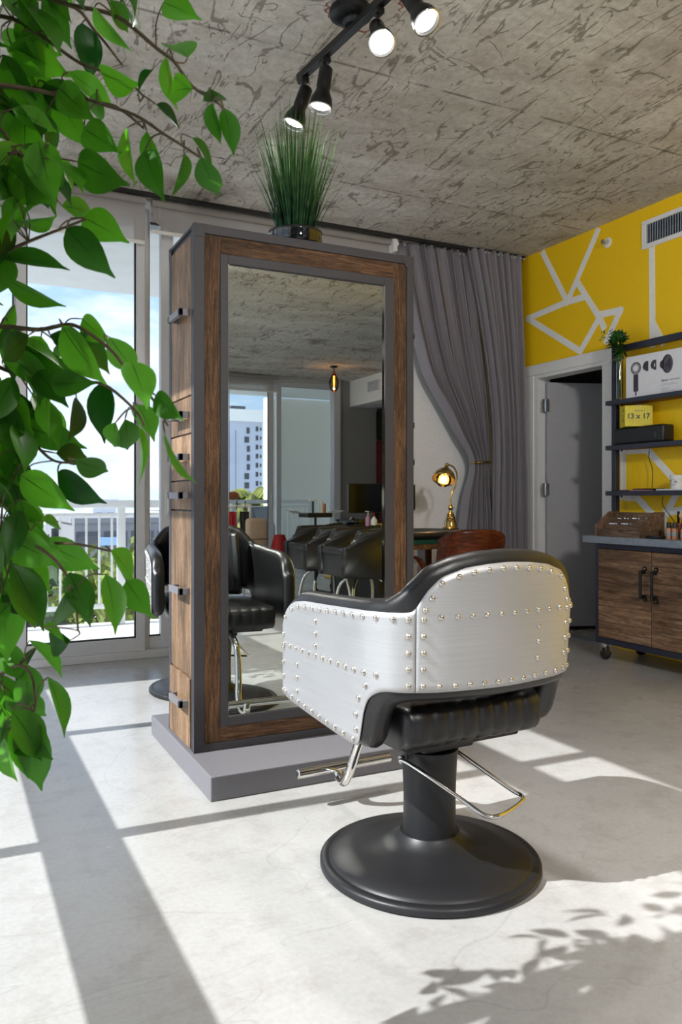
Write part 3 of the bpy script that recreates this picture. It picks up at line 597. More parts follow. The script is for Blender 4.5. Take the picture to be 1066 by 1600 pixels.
# ---------------------------------------------------------------- grass in a black bowl on top
g = thing('grass_plant', 'tall spiky green grass plant in a glossy black bowl on the mirror station', 'plant', (1.375, 3.22, SZ1))
MB().lathe([(.0, .004), (.085, .0), (.108, .02), (.118, .05), (.114, .078), (.12, .088), (.112, .09), (.104, .075), (.09, .07), (0, .07)], n=40).obj('bowl', 'ceramic_black', g, True)
b = MB(); b.lathe([(.0, .06), (.105, .06), (.1, .074), (.0, .08)], n=24); b.obj('soil', 'soil', g)
b = MB(); L_ = b.bm.loops.layers.uv.verify()
for k in range(380):
    a = rnd.uniform(0, 2*math.pi); r0 = .075*math.sqrt(rnd.random()); ln = rnd.choice((.30, .38, .46, .52, .57))*rnd.uniform(.85, 1.05); tilt = rnd.uniform(.03, .14)+(.30 if ln < .4 else .12)*rnd.random()
    d = Vector((math.cos(a), math.sin(a), 0)); sdv = Vector((-math.sin(a+rnd.uniform(-1, 1)), math.cos(a), 0)).normalized(); w_ = rnd.uniform(.0020, .0038); pv = None
    for i in range(7):
        u = i/6; p = d*(r0+ln*math.sin(tilt)*(u+.25*u*u))+Vector((0, 0, .07+ln*math.cos(tilt)*(u-.04*u*u)))
        ww = w_*(1-u**2.2)+.0003; cur = (b.bm.verts.new(p-sdv*ww), b.bm.verts.new(p+sdv*ww))
        if pv:
            f = b.bm.faces.new((pv[0], pv[1], cur[1], cur[0]))
            for lp, uv_ in zip(f.loops, ((0, (i-1)/6), (1, (i-1)/6), (1, u), (0, u))): lp[L_].uv = (uv_[0], uv_[1]**2)
        pv = cur
o = b.obj('grass_blades', 'grass', g, fix=False); o['kind'] = 'stuff'

# ================================================================ styling chair
def make_chair():
    t = thing('styling_chair', 'black leather styling chair with a riveted brushed metal shell in the foreground', 'chair')
    half = [(-.325, .325), (-.33, .18), (-.33, .02), (-.328, -.12), (-.316, -.20), (-.280, -.268), (-.20, -.308), (-.09, -.324), (0, -.328)]
    pts = crom([(x, y, 0) for x, y in half]+[(-x, y, 0) for x, y in half[-2::-1]], 14)
    acc = [0]
    for a, c in zip(pts, pts[1:]): acc.append(acc[-1]+(c-a).length)
    LT = acc[-1]
    def at(a):
        a = max(0, min(LT-1e-6, a)); lo = 0
        for i in range(len(acc)-1):
            if acc[i+1] >= a: lo = i; break
        f = (a-acc[lo])/(acc[lo+1]-acc[lo]); p = pts[lo].lerp(pts[lo+1], f)
        t0 = (pts[min(lo+2, len(pts)-1)]-pts[max(lo-1, 0)]).normalized()
        return p, Vector((-t0.y, t0.x, 0)) * -1
    mid = LT/2
    def fold(a): return a if a <= mid else LT-a
    ZT = [(0, .700), (.012, .735), (.03, .762), (.06, .785), (.10, .80), (.16, .808), (.3, .812), (.47, .820), (.56, .828), (.60, .848), (.635, .882), (.67, .912), (.73, .934), (.80, .946), (mid, .951)]
    ZB = [(0, .485), (.02, .470), (.05, .463), (.45, .425), (.50, .428), (.522, .46), (.54, .515), (.565, .548), (.595, .560), (.65, .566), (mid, .563)]
    MT = [(0, .672), (.012, .708), (.03, .735), (.06, .757), (.10, .772), (.16, .780), (.3, .785), (.47, .793), (.62, .797), (.637, .800), (.65, .828), (.67, .858), (.70, .887), (.76, .907), (.83, .915), (mid, .918)]
    MBt = [(0, .49), (.02, .475), (.05, .468), (.45, .432), (.466, .436), (.478, .50), (.492, .545), (.512, .572), (.54, .588), (.57, .595), (.64, .596), (mid, .592)]
    sm = lambda tab, a: sum(lerp1(fold(a+d), tab) for d in (-.008, 0, .008))/3
    def lean(a, z, off):
        p, n = at(a); k = .07*max(0, min(1, (fold(a)-.35)/.3)); return p+n*(off+(z-.6)*k)+Vector((0, 0, z))
    # check normal direction: must point outwards
    p0, n0 = at(.1)
    sg = 1 if n0.x < 0 else -1
    N = 190; rings_ = []
    def ring(a, shrink=1, zsh=0, fwd=0):
        zb, zt = sm(ZB, a), sm(ZT, a); T_ = .064; r = T_/2; out = []
        p, n = at(a); tg = Vector((-n.y, n.x, 0))
        zb += zsh; zt -= zsh
        for k in range(7):
            th = math.pi*k/6; out.append((r*math.cos(th), zt-r+r*math.sin(th)))
        zz = zt-r; z2 = zb+r
        for f in (.25, .5, .75): out.append((-r, zz+(z2-zz)*f))
        for k in range(7):
            th = math.pi+math.pi*k/6; out.append((r*math.cos(th), z2+r*math.sin(th)))
        for f in (.25, .5, .75): out.append((r, z2+(zz-z2)*f))
        rr_ = []
        for o_, z in out:
            zc = z if shrink == 1 else (zb+zt)/2+(z-(zb+zt)/2)*(1-(1-shrink)*.08)
            q_ = lean(a, zc, sg*(-r+o_*shrink)); rr_.append(q_+Vector((0, fwd, 0)))
        return rr_
    rings_.append(ring(0, .35, .008, .018)); rings_.append(ring(0, .75, .003, .012))
    for i in range(N+1): rings_.append(ring(LT*i/N))
    rings_.append(ring(LT, .75, .003, .012)); rings_.append(ring(LT, .35, .008, .018))
    MB().rings(rings_).obj('padded_shell', 'leather', t, True)
    # brushed metal skins: left arm, back, right arm, meeting at seams
    def skin(a0, a1, name, n):
        b = MB()
        def f(u, v):
            a = a0+(a1-a0)*u; zb, zt = sm(MBt, a), sm(MT, a); return lean(a, zb+(zt-zb)*v, sg*.0035)
        b.grid(f, n, 14); o = b.obj(name, 'brushed', t, True)
        md = o.modifiers.new('thick', 'SOLIDIFY'); md.thickness = .003; md.offset = 0; return o
    sk1 = skin(.004, .6395, 'side_skin', 70); sk2 = skin(.6405, LT-.6405, 'back_skin', 60); sk3 = skin(LT-.6395, LT-.004, 'side_skin', 70)
    proto = [None]
    def rivet(a, z, par):
        q_ = lean(a, z, sg*.0052); p, n = at(a); n = n*sg
        rot = n.to_track_quat('Z', 'Y')
        if proto[0] is None:
            o = MB().lathe([(.0084, 0), (.0077, .003), (.0052, .0057), (.0017, .007)], n=10).obj('rivet', 'rivet', par, True); o.location = q_; o.rotation_mode = 'QUATERNION'; o.rotation_quaternion = rot; proto[0] = o
        else: share(proto[0], par, q_, rot)
    for side in (0, 1):
        par = (sk1, sk3)[side]; A = (lambda a: a) if side == 0 else (lambda a: LT-a)
        def rv(a, z, pr=par): rivet(A(a), z, pr)
        for k in range(13): a = .03+k*.0465; rv(a, sm(MT, a)-.016)
        for k in range(5): rv(.014, .49+.043*k)
        for k in range(10): a = .03+k*.0455; rv(a, sm(MBt, a)+.014)
        for k in range(13): rv(.02+k*.043, .632)
        for z in (.66, .695, .73): rv(.235, z)
        for z in (.505, .545, .585): rv(.115, z)
        for z in (.475, .515): rv(.455, z)
        rv(.468, .56); rv(.498, .598); 
        for k in range(5): rv(.622, .612+.042*k); rv(.658, .612+.042*k, sk2)
    nb = int((LT-2*.70)/.045)+1
    for k in range(nb+1):
        a = .70+(LT-1.40)*k/nb; rivet(a, sm(MT, a)-.015, sk2); rivet(a, .785 if k else .785, sk2); rivet(a, sm(MBt, a)+.015, sk2)
    for z, a in ((.812, .661), (.842, .677)): rivet(a, z-.008, sk2); rivet(LT-a, z-.008, sk2)
    for z in (.655, .70, .743): rivet(LT-.78, z, sk2)
    # inner back cushion, seat cushion with channels
    def cushion(prof, hw, name, ch=.052, depth=.006, par=t):
        b = MB(); nu = int(2*hw/.0087); rg = []
        cy = sum(p[0] for p in prof)/len(prof); cz = sum(p[1] for p in prof)/len(prof)
        for i in range(nu+1):
            u = -hw+2*hw*i/nu; e_ = min(1, (hw-abs(u))/.03); sc_ = .90+.10*math.sqrt(max(0, 1-(1-e_)**2)); g_ = depth*.95*(1-abs(math.sin(math.pi*u/ch))**.35)
            rg.append([Vector((u*(1), cy+(y-cy)*(sc_-g_*4), cz+(z-cz)*(sc_-g_*4))) for y, z in prof])
        return b.rings(rg).obj(name, 'leather', par, True)
    def rrect(y0, y1, z0, z1, r, n=5):
        out = []
        for cx_, cz_, a0 in ((y1-r, z1-r, 0), (y0+r, z1-r, 90), (y0+r, z0+r, 180), (y1-r, z0+r, 270)):
            for k in range(n+1): a = R(a0+90*k/n); out.append((cx_+r*math.cos(a), cz_+r*math.sin(a)))
        return out
    cushion(rrect(-.235, .31, .418, .535, .04), .235, 'seat_cushion')
    b = MB(); hw = .18
    def bc(u, v):
        x = -hw+2*hw*u; g_ = .005*(1-abs(math.sin(math.pi*x/.052))**.5); z = .55+.34*v
        y = -.225+.10*(abs(x)/hw)**2.5*.6-.055*v+.02*math.sin(math.pi*v)-g_; return Vector((x, y, z))
    b.grid(bc, 54, 14); o = b.obj('back_cushion', 'leather', t, True); md = o.modifiers.new('thick', 'SOLIDIFY'); md.thickness = .05; md.offset = 0
    MB().box(-.2, .2, -.17, .2, .395, .425, .01, 2).obj('seat_frame', 'black_metal', t); MB().box(-.09, .09, -.1, .1, .36, .397, .01, 2).obj('mount_plate', 'black_metal', t)
    MB().lathe([(0, .0), (.318, .0), (.3255, .006), (.3255, .020), (.320, .026), (.306, .029), (.300, .027), (.297, .030), (.292, .036), (.22, .049), (.14, .064), (.105, .078), (.088, .1), (.0, .1)], n=72).obj('base_plate', 'base_black', t, 50)
    MB().lathe([(.079, .07), (.077, .2), (.082, .325), (.086, .345), (.080, .348), (.076, .335), (0, .335)], n=40).obj('column', 'base_black', t, 50)
    MB().cyl((0, 0, .33), (0, 0, .365), .062, 32).obj('piston', 'black_metal', t, 40)
    # chrome T footrest
    f = MB().tube(crom([(.0, .20, .408), (.005, .28, .40), (.01, .36, .345), (.0, .425, .22), (-.01, .455, .14), (-.01, .495, .09), (0, .545, .085), (0, .562, .105), (0, .558, .125)], 8), .016, 14).obj('footrest', 'chrome', t, True)
    MB().tube([(-.165, .55, .125), (-.163, .55, .125), (.213, .55, .125), (.215, .55, .125)], [.014, .017, .017, .014], 18).obj('foot_bar', 'chrome', f, 40)
    return t
chair = make_chair(); CH = Vector((1.288, 2.003, 0)); chair.location = CH; chair.rotation_euler = (0, 0, R(3))
chair['label'] = 'styling chair with riveted brushed metal back in front of the mirror station'
ch2 = dup(chair, (1.335, 4.40, 0), R(170), 'second styling chair half hidden behind the mirror station, facing us')
# pump lever loop of the near chair
def lever(par):
    pts = [(-.112, -.012, .325), (-.108, -.022, .326), (-.098, -.045, .320), (-.07, -.085, .297), (.0, -.160, .237), (.035, -.215, .207), (.085, -.225, .203), (.2, -.175, .200), (.225, -.15, .206), (.205, -.115, .222), (.10, .01, .318), (.075, .02, .328)]
    b = MB(); b.tube(crom(pts, 7), .0062, 12); b.obj('pump_lever', 'chrome', par, True)
    MB().lathe([(0, 0), (.011, .002), (.011, .014), (0, .016)], (-.112, -.008, .325), 18, (1, 0, 0)).obj('lever_knob', 'chrome', par, 40)
    MB().tube([(-.085, .0, .328), (.085, .01, .328)], .009, 10).obj('lever_axle', 'black_metal', par)
lever(chair)

# ================================================================ curtains
def curtain_tied():
    t = thing('curtain', 'grey curtain gathered by a brass tieback, nearer the brass lamp', 'curtain', (3.75, 5.41, 0), 0, None)
    LE = [(.05, -.02+.02), (.7, .02), (1.1, .08), (1.33, .145), (1.38, .155), (1.43, .14), (1.58, .02), (1.79, -.11), (2.07, -.31), (2.45, -.44), (2.8, -.52), (3.11, -.59)]
    RE = [(.05, .42), (.7, .39), (1.1, .335), (1.33, .315), (1.38, .305), (1.43, .31), (1.7, .30), (2.07, .27), (2.45, .22), (2.8, .17), (3.11, .12)]
    def sm_(tab, z): return sum(lerp1(z+d, tab) for d in (-.08, -.04, 0, .04, .08))/5
    def f(u, v):
        z = .05+3.055*v; l, r = sm_(LE, z), sm_(RE, z); tie = math.exp(-((z-1.38)/.25)**2); tie2 = math.exp(-((z-1.38)/.06)**2)
        ph = 11.5*2*math.pi*u+.9*math.sin(5*u+1.2)+.5*math.sin(z*1.3+u*9); amp = (.034+.012*math.sin(u*17+z*.8))*(1-.55*tie)*(1-.2*tie2)
        x = l+(r-l)*(u+.012*math.sin(2*ph+.5)*(1-tie)); y = amp*math.sin(ph)+.018*math.sin(ph*.5+z*1.1)-.03*math.sin(math.pi*u)*(1-.3*tie)+.012*noise.noise(Vector((u*14, z*2.2, 3)))
        return Vector((x, y, z))
    o = MB().grid(f, 300, 70).obj('cloth', 'curtain', t, True); md = o.modifiers.new('t', 'SOLIDIFY'); md.thickness = .003
    b = MB(); b.tube([(.23+.092*math.cos(a), -.005+.058*math.sin(a), 1.385+.004*math.cos(a)) for a in [2*math.pi*i/32 for i in range(32)]], .009, 8, True); b.obj('tieback_ring', 'brass', t, True)
    b = MB()
    for k in range(22): b.box(-.57+k*.031, -.564+k*.031, -.012, .012, 3.08, 3.095)
    b.obj('glider', 'white_plastic', t)
curtain_tied()
def curtain_free():
    t = thing('curtain', 'grey curtain hanging free beside the yellow wall', 'curtain', (4.08, 5.285, 0))
    def f(u, v):
        z = .05+3.055*v; k = 1-v; l = -.30+.26*math.sin(min(1, k/.56)*math.pi/2)-.06*max(0, k-.56); r = .238+.025*k
        ph = 8.5*2*math.pi*u+.8*math.sin(4*u)+.3*math.sin(z*.9+u*5)
        return Vector((l+(r-l)*u, (.032+.010*math.sin(u*13))*math.sin(ph)+.015*math.sin(ph*.5)-.06*k*u+.01*noise.noise(Vector((u*12, z*1.5, 8))), z))
    o = MB().grid(f, 220, 50).obj('cloth', 'curtain', t, True); md = o.modifiers.new('t', 'SOLIDIFY'); md.thickness = .003
    b = MB()
    for k in range(14): b.box(-.18+k*.033, -.174+k*.033, -.012, .012, 3.08, 3.095)
    b.obj('glider', 'white_plastic', t)
curtain_free()

# ================================================================ card table, brass lamp, walnut chair
tb = thing('card_table', 'dark padded-edge table with green baize band under the brass lamp', 'table', (2.72, 4.95, 0))
def oval(hx, hy, n=64): return [(hx*(abs(math.cos(a))**.7)*(1 if math.cos(a) > 0 else -1), hy*(abs(math.sin(a))**.8)*(1 if math.sin(a) > 0 else -1)) for a in [2*math.pi*i/n for i in range(n)]]
def slab(prof, name, mat, sm=40): return MB().rings([[(x, y, z) for x, y in oval(.74+o_, .36+o_)] for o_, z in prof]).obj(name, mat, tb, sm)
slab([(-.06, .80), (-.01, .805), (.012, .82), (.012, .84), (-.01, .856), (-.05, .858), (-.08, .845)], 'padded_rim', 'leather', True)
slab([(-.02, .772), (-.005, .774), (-.005, .802), (-.02, .804)], 'green_band', 'green_felt'); slab([(-.03, .735), (-.012, .737), (-.012, .772), (-.03, .773)], 'apron', 'shelf_wood')
for x in (-.5, .42): 
    MB().box(x-.03, x+.03, -.06, .06, .05, .74, .008).obj('leg', 'walnut', tb); MB().box(x-.035, x+.035, -.28, .28, 0, .05, .008).obj('foot', 'walnut', tb)
MB().box(-.47, .39, -.02, .02, .3, .36, .006).obj('stretcher', 'walnut', tb)
lp = thing('desk_lamp', 'aged brass desk lamp with a glowing globe bulb on the dark table', 'lamp', (3.335, 4.90, .8585)); lp.scale = (.94, .94, .94)
MB().lathe([(0, 0), (.062, 0), (.064, .008), (.058, .016), (.05, .02), (.048, .05), (.040, .075), (.036, .08), (.038, .086), (.036, .098), (.028, .108), (.030, .114), (.022, .128), (.014, .135), (.012, .15), (.019, .158), (.021, .168), (.016, .18), (.010, .184), (.012, .192), (.007, .2), (.006, .215), (0, .215)], n=36).obj('base', 'brass', lp, 35)
MB().tube(crom([(0, 0, .2), (.002, 0, .24), (.018, 0, .29), (.048, 0, .34), (.062, 0, .39), (.056, 0, .445), (.030, 0, .485), (-.005, 0, .502), (-.035, 0, .505)], 8), .0062, 12).obj('gooseneck', 'brass', lp, True)
ax = Vector((-.42, -.30, -.86)).normalized(); top = Vector((-.035, 0, .505))
b = MB(); b.ball(top, .016, 14); b.lathe([(.0, 0), (.011, .003), (.013, .02), (.019, .024), (.021, .045), (.016, .05)], top, 24, ax); b.obj('swivel', 'brass', lp, 40)
sh = MB().lathe([(.018, .042), (.024, .044), (.05, .056), (.074, .082), (.088, .115), (.0915, .14)], top, 44, ax, cap=False).obj('lamp_shade', 'brass', lp, True); md = sh.modifiers.new('t', 'SOLIDIFY'); md.thickness = .0018
MB().ball(top+ax*.138, .06, 28).obj('globe_bulb', 'clear_bulb', lp, True)
MB().lathe([(0, 0), (.016, 0), (.016, .035), (.012, .05), (0, .05)], top+ax*.045, 20, ax).obj('socket', 'brass', lp, 40)
c = top+ax*.135; MB().tube(crom([c+Vector((-.018, 0, .02)), c+Vector((-.012, 0, -.012)), c+Vector((0, 0, .016)), c+Vector((.012, 0, -.012)), c+Vector((.018, 0, .02))], 5), .0028, 8).obj('filament', 'filament_w', lp, True)
def point(name, loc, e_, col, r=.03, typ='POINT', **k):
    d = bpy.data.lights.new(name, typ); d.energy = e_; d.color = col; d.shadow_soft_size = r
    for a, v in k.items(): setattr(d, a, v)
    o = bpy.data.objects.new(name, d); C.objects.link(o); o.location = loc; return o
o = point('lamp_light', (0, 0, 0), 1.3, (1, .66, .34), .03); o.parent = lp; o.location = c
wc = thing('walnut_chair', 'walnut shell chair with dark leather arm pads, back turned to us', 'chair', (3.10, 4.42, 0), R(-12))
def shell(u, v):
    a = R(-66+132*u); rr_ = .255; top_ = 1-.16*abs(2*u-1)**3; z = .47+(.415)*v*top_; return Vector((rr_*math.sin(a)*1.02, -rr_*math.cos(a)*.75-.09*v, z))
o = MB().grid(shell, 36, 14).obj('backrest', 'walnut', wc, True); md = o.modifiers.new('t', 'SOLIDIFY'); md.thickness = .012
o = MB().grid(lambda u, v: shell(.06+.88*u, .1+.85*v)+Vector((0, .04, 0)), 30, 12).obj('back_pad', 'leather', wc, True); md = o.modifiers.new('t', 'SOLIDIFY'); md.thickness = .045
MB().box(-.25, .25, -.2, .27, .40, .48, .035, 4).obj('seat', 'leather', wc, True); MB().box(-.26, .26, -.21, .28, .385, .402, .006).obj('seat_shell', 'walnut', wc)
for s in (-1, 1):
    MB().tube(crom([(s*.25, -.15, .42), (s*.285, -.08, .58), (s*.29, .02, .66), (s*.285, .18, .67), (s*.275, .26, .62)], 6), [.012+.012*math.sin(math.pi*i/24) for i in range(25)], 12).obj('armrest', 'walnut', wc, True)
MB().cyl((0, 0, .1), (0, 0, .39), .025, 20).obj('column', 'chrome', wc, 40)
for k in range(5):
    a = R(72*k+10); l_ = MB().tube([(0, 0, .1), (.28*math.cos(a), .28*math.sin(a), .075)], [.022, .014], 10).obj('leg', 'chrome', wc, 40)
    MB().cyl((.28*math.cos(a)-.012, .28*math.sin(a), .03), (.28*math.cos(a)+.012, .28*math.sin(a), .03), .03, 20).obj('caster', 'black_plastic', l_, 40)
t = thing('wall_panel', 'small dark box mounted on the white wall beside the mirror station', 'wall panel', (3.24, 5.575, 1.095))
MB().box(-.18, .18, -.05, 0, -.105, .105, .006).obj('body', 'black_plastic', t); MB().box(-.165, .165, -.053, -.05, -.09, .09, .001).obj('screen', 'black_gloss', t)

# ================================================================ track light
tl = thing('track_light', 'black ceiling track light with five swivelling lit spotlights', 'light', (1.51, 2.95, H), R(5))
MB().lathe([(0, 0), (.085, 0), (.09, -.01), (.088, -.03), (.07, -.042), (.05, -.046), (0, -.046)][::1], n=40).obj('canopy', 'black_metal', tl, 40)
MB().lathe([(0, 0), (.04, 0), (.045, -.012), (.036, -.03), (0, -.032)], (0, -.02, -.05), 30).obj('canopy_cap', 'black_metal', tl, 40)
MB().box(-.017, .017, -.92, .45, -.105, -.070, .003).obj('rail', 'black_metal', tl); MB().box(-.012, .012, -.03, .03, -.075, -.02).obj('hanger', 'black_metal', tl)
def spot(y, aim, ls=1.0, le=42, tl=tl):
    ax_ = Vector(aim).normalized(); piv = Vector((0, y, -.188))
    h = MB().cyl((0, y, -.11), (0, y, -.155), .006, 12).obj('stem', 'black_metal', tl, 40); MB().box(-.02, .02, y-.022, y+.022, -.128, -.104, .003).obj('adapter', 'black_metal', h)
    b = MB(); b.lathe([(0, -.045), (.024, -.045), (.030, -.038), (.031, .045), (.029, .055), (.036, .075), (.047, .10), (.0515, .128), (.0515, .140), (.0485, .1405), (.0475, .130), (.043, .120)], piv, 36, ax_, cap=False)
    hd = b.obj('spot_head', 'black_metal', tl, 40); MB().lathe([(0, .122), (.044, .122), (.044, .126), (0, .127)], piv, 32, ax_).obj('lens', 'spot_lens', hd, 40)
    MB().lathe([(.048, .139), (.0525, .139), (.0525, .143), (.048, .143)], piv, 36, ax_, cap=False).obj('bezel', 'chrome', hd, True)
    o = point('spot_light', (0, 0, 0), le, (1, .965, .92), .13 if le > 100 else .04, 'SPOT', spot_size=R(110), spot_blend=.8); o.parent = hd; o.location = piv+ax_*.16; o.rotation_euler = ax_.to_track_quat('-Z', 'Y').to_euler()
spot(.41, (-.31, .12, -.93), 1, 7); spot(.215, (-.15, .02, -.97), 1, 7); spot(-.20, (-.26, -.58, -.72)); spot(-.42, (.10, -.5, -.76)); spot(-.80, (.3, -.5, -.7))
fill_track = thing('track_light', 'second black ceiling track light, behind the camera', 'light', (1.3, -1.6, H)); s2_ = spot  # added out of view to brighten the room, shelves and yellow wall
MB().box(-.017, .017, -.92, .60, -.105, -.070, .003).obj('rail', 'black_metal', fill_track); MB().box(-.012, .012, -.03, .03, -.075, 0).obj('hanger', 'black_metal', fill_track)
for y_, a_ in ((.5, (.62, .95, -.45)), (.1, (.35, 1, -.5)), (-.33, (.5, -.2, -.8)), (-.72, (-.4, -.4, -.7))): spot(y_, a_, 1, 42 if y_ < 0 else 150, fill_track)
# red chalk scrawl around the canopy is flat marking on the slab
M['redmark'] = plain('red_marker_paint', (150, 92, 84), .8, var=.3, scale=80)
rm = thing('red_marking', 'faint red marker ring on the ceiling around the track canopy', 'marking', (1.55, 2.93, H))
for k, (a0, a1, r) in enumerate(((20, 95, .15), (130, 175, .14), (200, 250, .15), (300, 340, .16))):
    pin, pout = [], []
    for j in range(9):
        a = R(a0+(a1-a0)*j/8); r1 = r+.01*math.sin(j*2+k); w_ = .004+.012*rnd.random()*math.sin(math.pi*(j+.5)/9)
        pin.append((r1*math.cos(a), r1*math.sin(a), -.0004)); pout.append(((r1+w_)*math.cos(a), (r1+w_)*math.sin(a), -.0004))
    MB().poly(pin+pout[::-1], (0, 0, -.0006)).obj('stroke', 'redmark', rm)

# ================================================================ things on the yellow wall
v = thing('air_vent', 'white framed air vent high on the yellow wall', 'vent', (XR, 3.55, 2.925))
for a in ((-.55, .51, .065, .097), (-.55, .51, -.10, -.068), (.47, .51, -.068, .065), (-.55, -.51, -.068, .065)): MB().box(-.014, 0, a[0], a[1], a[2], a[3], .003).obj('frame', 'trim', v)
MB().box(-.002, 0, -.51, .47, -.068, .065).obj('duct', 'black_plastic', v)
p = None
for k in range(46):
    y = -.50+k*.0214
    if p is None: p = MB().box(-.012, -.003, -.0035, .0035, -.068, .065).obj('fin', 'counter', v); p.location.y = y; p.rotation_euler.z = R(28)
    else: c_ = share(p, v, (0, y, 0)); c_.rotation_mode = 'XYZ'; c_.rotation_euler = (0, 0, R(28))
s = thing('fire_sprinkler', 'small round sprinkler head on the yellow wall left of the vent', 'sprinkler', (XR, 4.39, 2.975))
MB().lathe([(.038, 0), (.036, .005), (.02, .008), (.018, .003)], (0, 0, 0), 28, (-1, 0, 0)).obj('escutcheon', 'trim', s, 40)
b = MB(); b.cyl((0, 0, 0), (-.03, 0, 0), .011, 14); b.cyl((-.052, 0, 0), (-.055, 0, 0), .016, 16); b.tube([(-.03, .01, 0), (-.045, .013, 0), (-.053, .004, 0)], .0022, 6); b.tube([(-.03, -.01, 0), (-.045, -.013, 0), (-.053, -.004, 0)], .0022, 6); b.obj('nozzle', 'chrome', s, 40)

# ================================================================ rolling cabinet with slate counter
cb = thing('rolling_cabinet', 'rolling cabinet of reclaimed planks with black handles under the shelves', 'cabinet', (4.16, 3.6, 0))
cx, cy = 4.16, 3.6; FX = -.20; BX = .20
for x in (FX, BX-.03):
    for y in (-.48, .455): MB().box(x, x+.03, y, y+.03, .11, .785, .003).obj('upright', 'dark_steel', cb)
for x in (FX, BX-.03):
    for z0, z1 in ((.75, .785), (.11, .15)): MB().box(x, x+.03, -.45, .455, z0, z1, .002).obj('rail', 'dark_steel', cb)
for y in (-.48, .455):
    for z0, z1 in ((.75, .785), (.11, .15)): MB().box(FX+.03, BX-.03, y, y+.03, z0, z1, .002).obj('rail', 'dark_steel', cb)
    MB().box(FX+.03, BX-.03, y+.008, y+.022, .15, .75).obj('side_panel', 'wood_cab', cb)
MB().box(FX+.02, BX-.01, -.45, .455, .148, .16).obj('bottom_board', 'wood_cab', cb); MB().box(BX-.02, BX-.01, -.45, .455, .15, .75).obj('back_board', 'wood_cab', cb)
MB().box(-.245, .215, -.56, .56, .785, .832, .004, 2).obj('counter', 'counter', cb)
for sgn, (y0, y1) in ((1, (.003, .452)), (-1, (-.447, -.003))):
    d = MB().box(FX+.014, FX+.02, y0, y1, .153, .747).obj('door', 'wood_cab', cb)
    zz = [.153, .205, .262, .37, .47, .56, .665, .747] if sgn > 0 else [.153, .235, .345, .48, .555, .66, .747]
    for a, c_ in zip(zz, zz[1:]): MB().box(FX-.002-.002*rnd.random(), FX+.014, y0, y1, a+.0008, c_-.0008, .0012).obj('plank', 'wood_cab', d)
    hy = .05 if sgn > 0 else -.04
    for z in (.445, .64):
        b = MB(); b.lathe([(0, 0), (.017, 0), (.017, .006), (0, .007)], (FX-.002, hy, z), 20, (-1, 0, 0)); b.box(FX-.045, FX-.004, hy-.007, hy+.007, z-.012+(.02 if z < .5 else -.02), z+.012+(.02 if z < .5 else -.02), .002); b.obj('handle_mount', 'black_metal', d, 40)
        MB().lathe([(.008, 0), (.006, .004), (0, .006)], (FX-.009, hy, z), 14, (-1, 0, 0)).obj('screw', 'brass', d, True)
    MB().tube([(FX-.045, hy, .452), (FX-.045, hy, .455), (FX-.045, hy, .625), (FX-.045, hy, .628)], [.006, .0095, .0095, .006], 14).obj('handle', 'black_metal', d, 40)
for z in (.2, .7): MB().box(FX-.001, FX+.004, .452, .458, z-.03, z+.03).obj('hinge', 'black_metal', cb)
for x in (-.17, .16):
    for y in (.42, -.42):
        c_ = MB().lathe([(0, -.012), (.012, -.012), (.036, -.010), (.038, 0), (.036, .010), (.012, .012), (0, .012)], (x-.012, y-.012, .039), 28, (.35, 1, 0)).obj('caster_wheel', 'black_plastic', cb, 40)
        b = MB(); b.box(x-.03, x+.03, y-.03, y+.03, .103, .11); b.cyl((x, y, .085), (x, y, .104), .022, 16)
        for s_ in (-.017, .017): b.box(x-.028, x+.008, y-.012+s_-.0015, y-.012+s_+.0015, .035, .09)
        b.obj('caster_fork', 'chrome', c_, 40)
# ---------------------------------------------------------------- metal shelf unit standing on the counter
su = thing('wall_shelf', 'black steel shelf unit with three plank shelves on the yellow wall', 'shelf unit', (4.26, 3.6, .832))
sz = -.832
for y in (.62, -.6): MB().box(.005, .045, y-.02, y+.02, 0, 2.165+sz, .002).obj('upright', 'dark_steel', su)
MB().box(.005, .045, -.58, .60, 2.12+sz, 2.165+sz, .002).obj('top_rail', 'dark_steel', su)
for z in (1.746, 1.428, 1.105):
    s_ = MB().box(-.03, .108, -.62, .595, z+sz+.003, z+sz+.028).obj('shelf_board', 'shelf_wood', su)
    MB().box(-.045, -.03, -.64, .65, z+sz, z+sz+.032, .002).obj('shelf_edge', 'dark_steel', s_); MB().box(-.03, .002, .595, .65, z+sz, z+sz+.032, .002).obj('shelf_edge', 'dark_steel', s_)
    for y in (.54, -.56): MB().lathe([(.008, 0), (.008, -.008), (.004, -.012)], (.0, y, z+sz), 12).obj('bolt', 'black_metal', s_)
# dryer box
bx = thing('product_box', 'long white hair dryer box with printed dryer on the top shelf', 'box', (4.235, 4.075, 1.7785), R(4))
MB().box(0, .08, -.60, 0, 0, .285, .001).obj('carton', 'paper', bx)
RW = (R(90), 0, R(-90))
def disc(y, z, r, mat, d=.0008, sq=1, name='print', n=28):
    return MB().poly([(-d, y+r*math.cos(2*math.pi*i/n)*sq, z+r*math.sin(2*math.pi*i/n)) for i in range(n)], (d, 0, 0)).obj(name, mat, bx)
M['print_dark'] = plain('dark_grey_print', (62, 56, 66), .4, var=.15, scale=60); M['print_silver'] = plain('silver_print', (150, 150, 156), .4, var=.1); M['print_grey'] = plain('grey_print', (150, 150, 154), .6)
disc(-.083, .20, .042, 'print_dark', .0008); disc(-.083, .20, .034, 'print_silver', .0012); disc(-.083, .20, .021, 'paper', .0016)
MB().box(-.0008, 0, -.103, -.063, .040, .158, .0).obj('print', 'print_dark', bx); MB().box(-.0009, 0, -.10, -.066, .157, .166).obj('print', 'print_silver', bx); MB().box(-.0008, 0, -.088, -.078, .012, .04).obj('print', 'print_dark', bx)
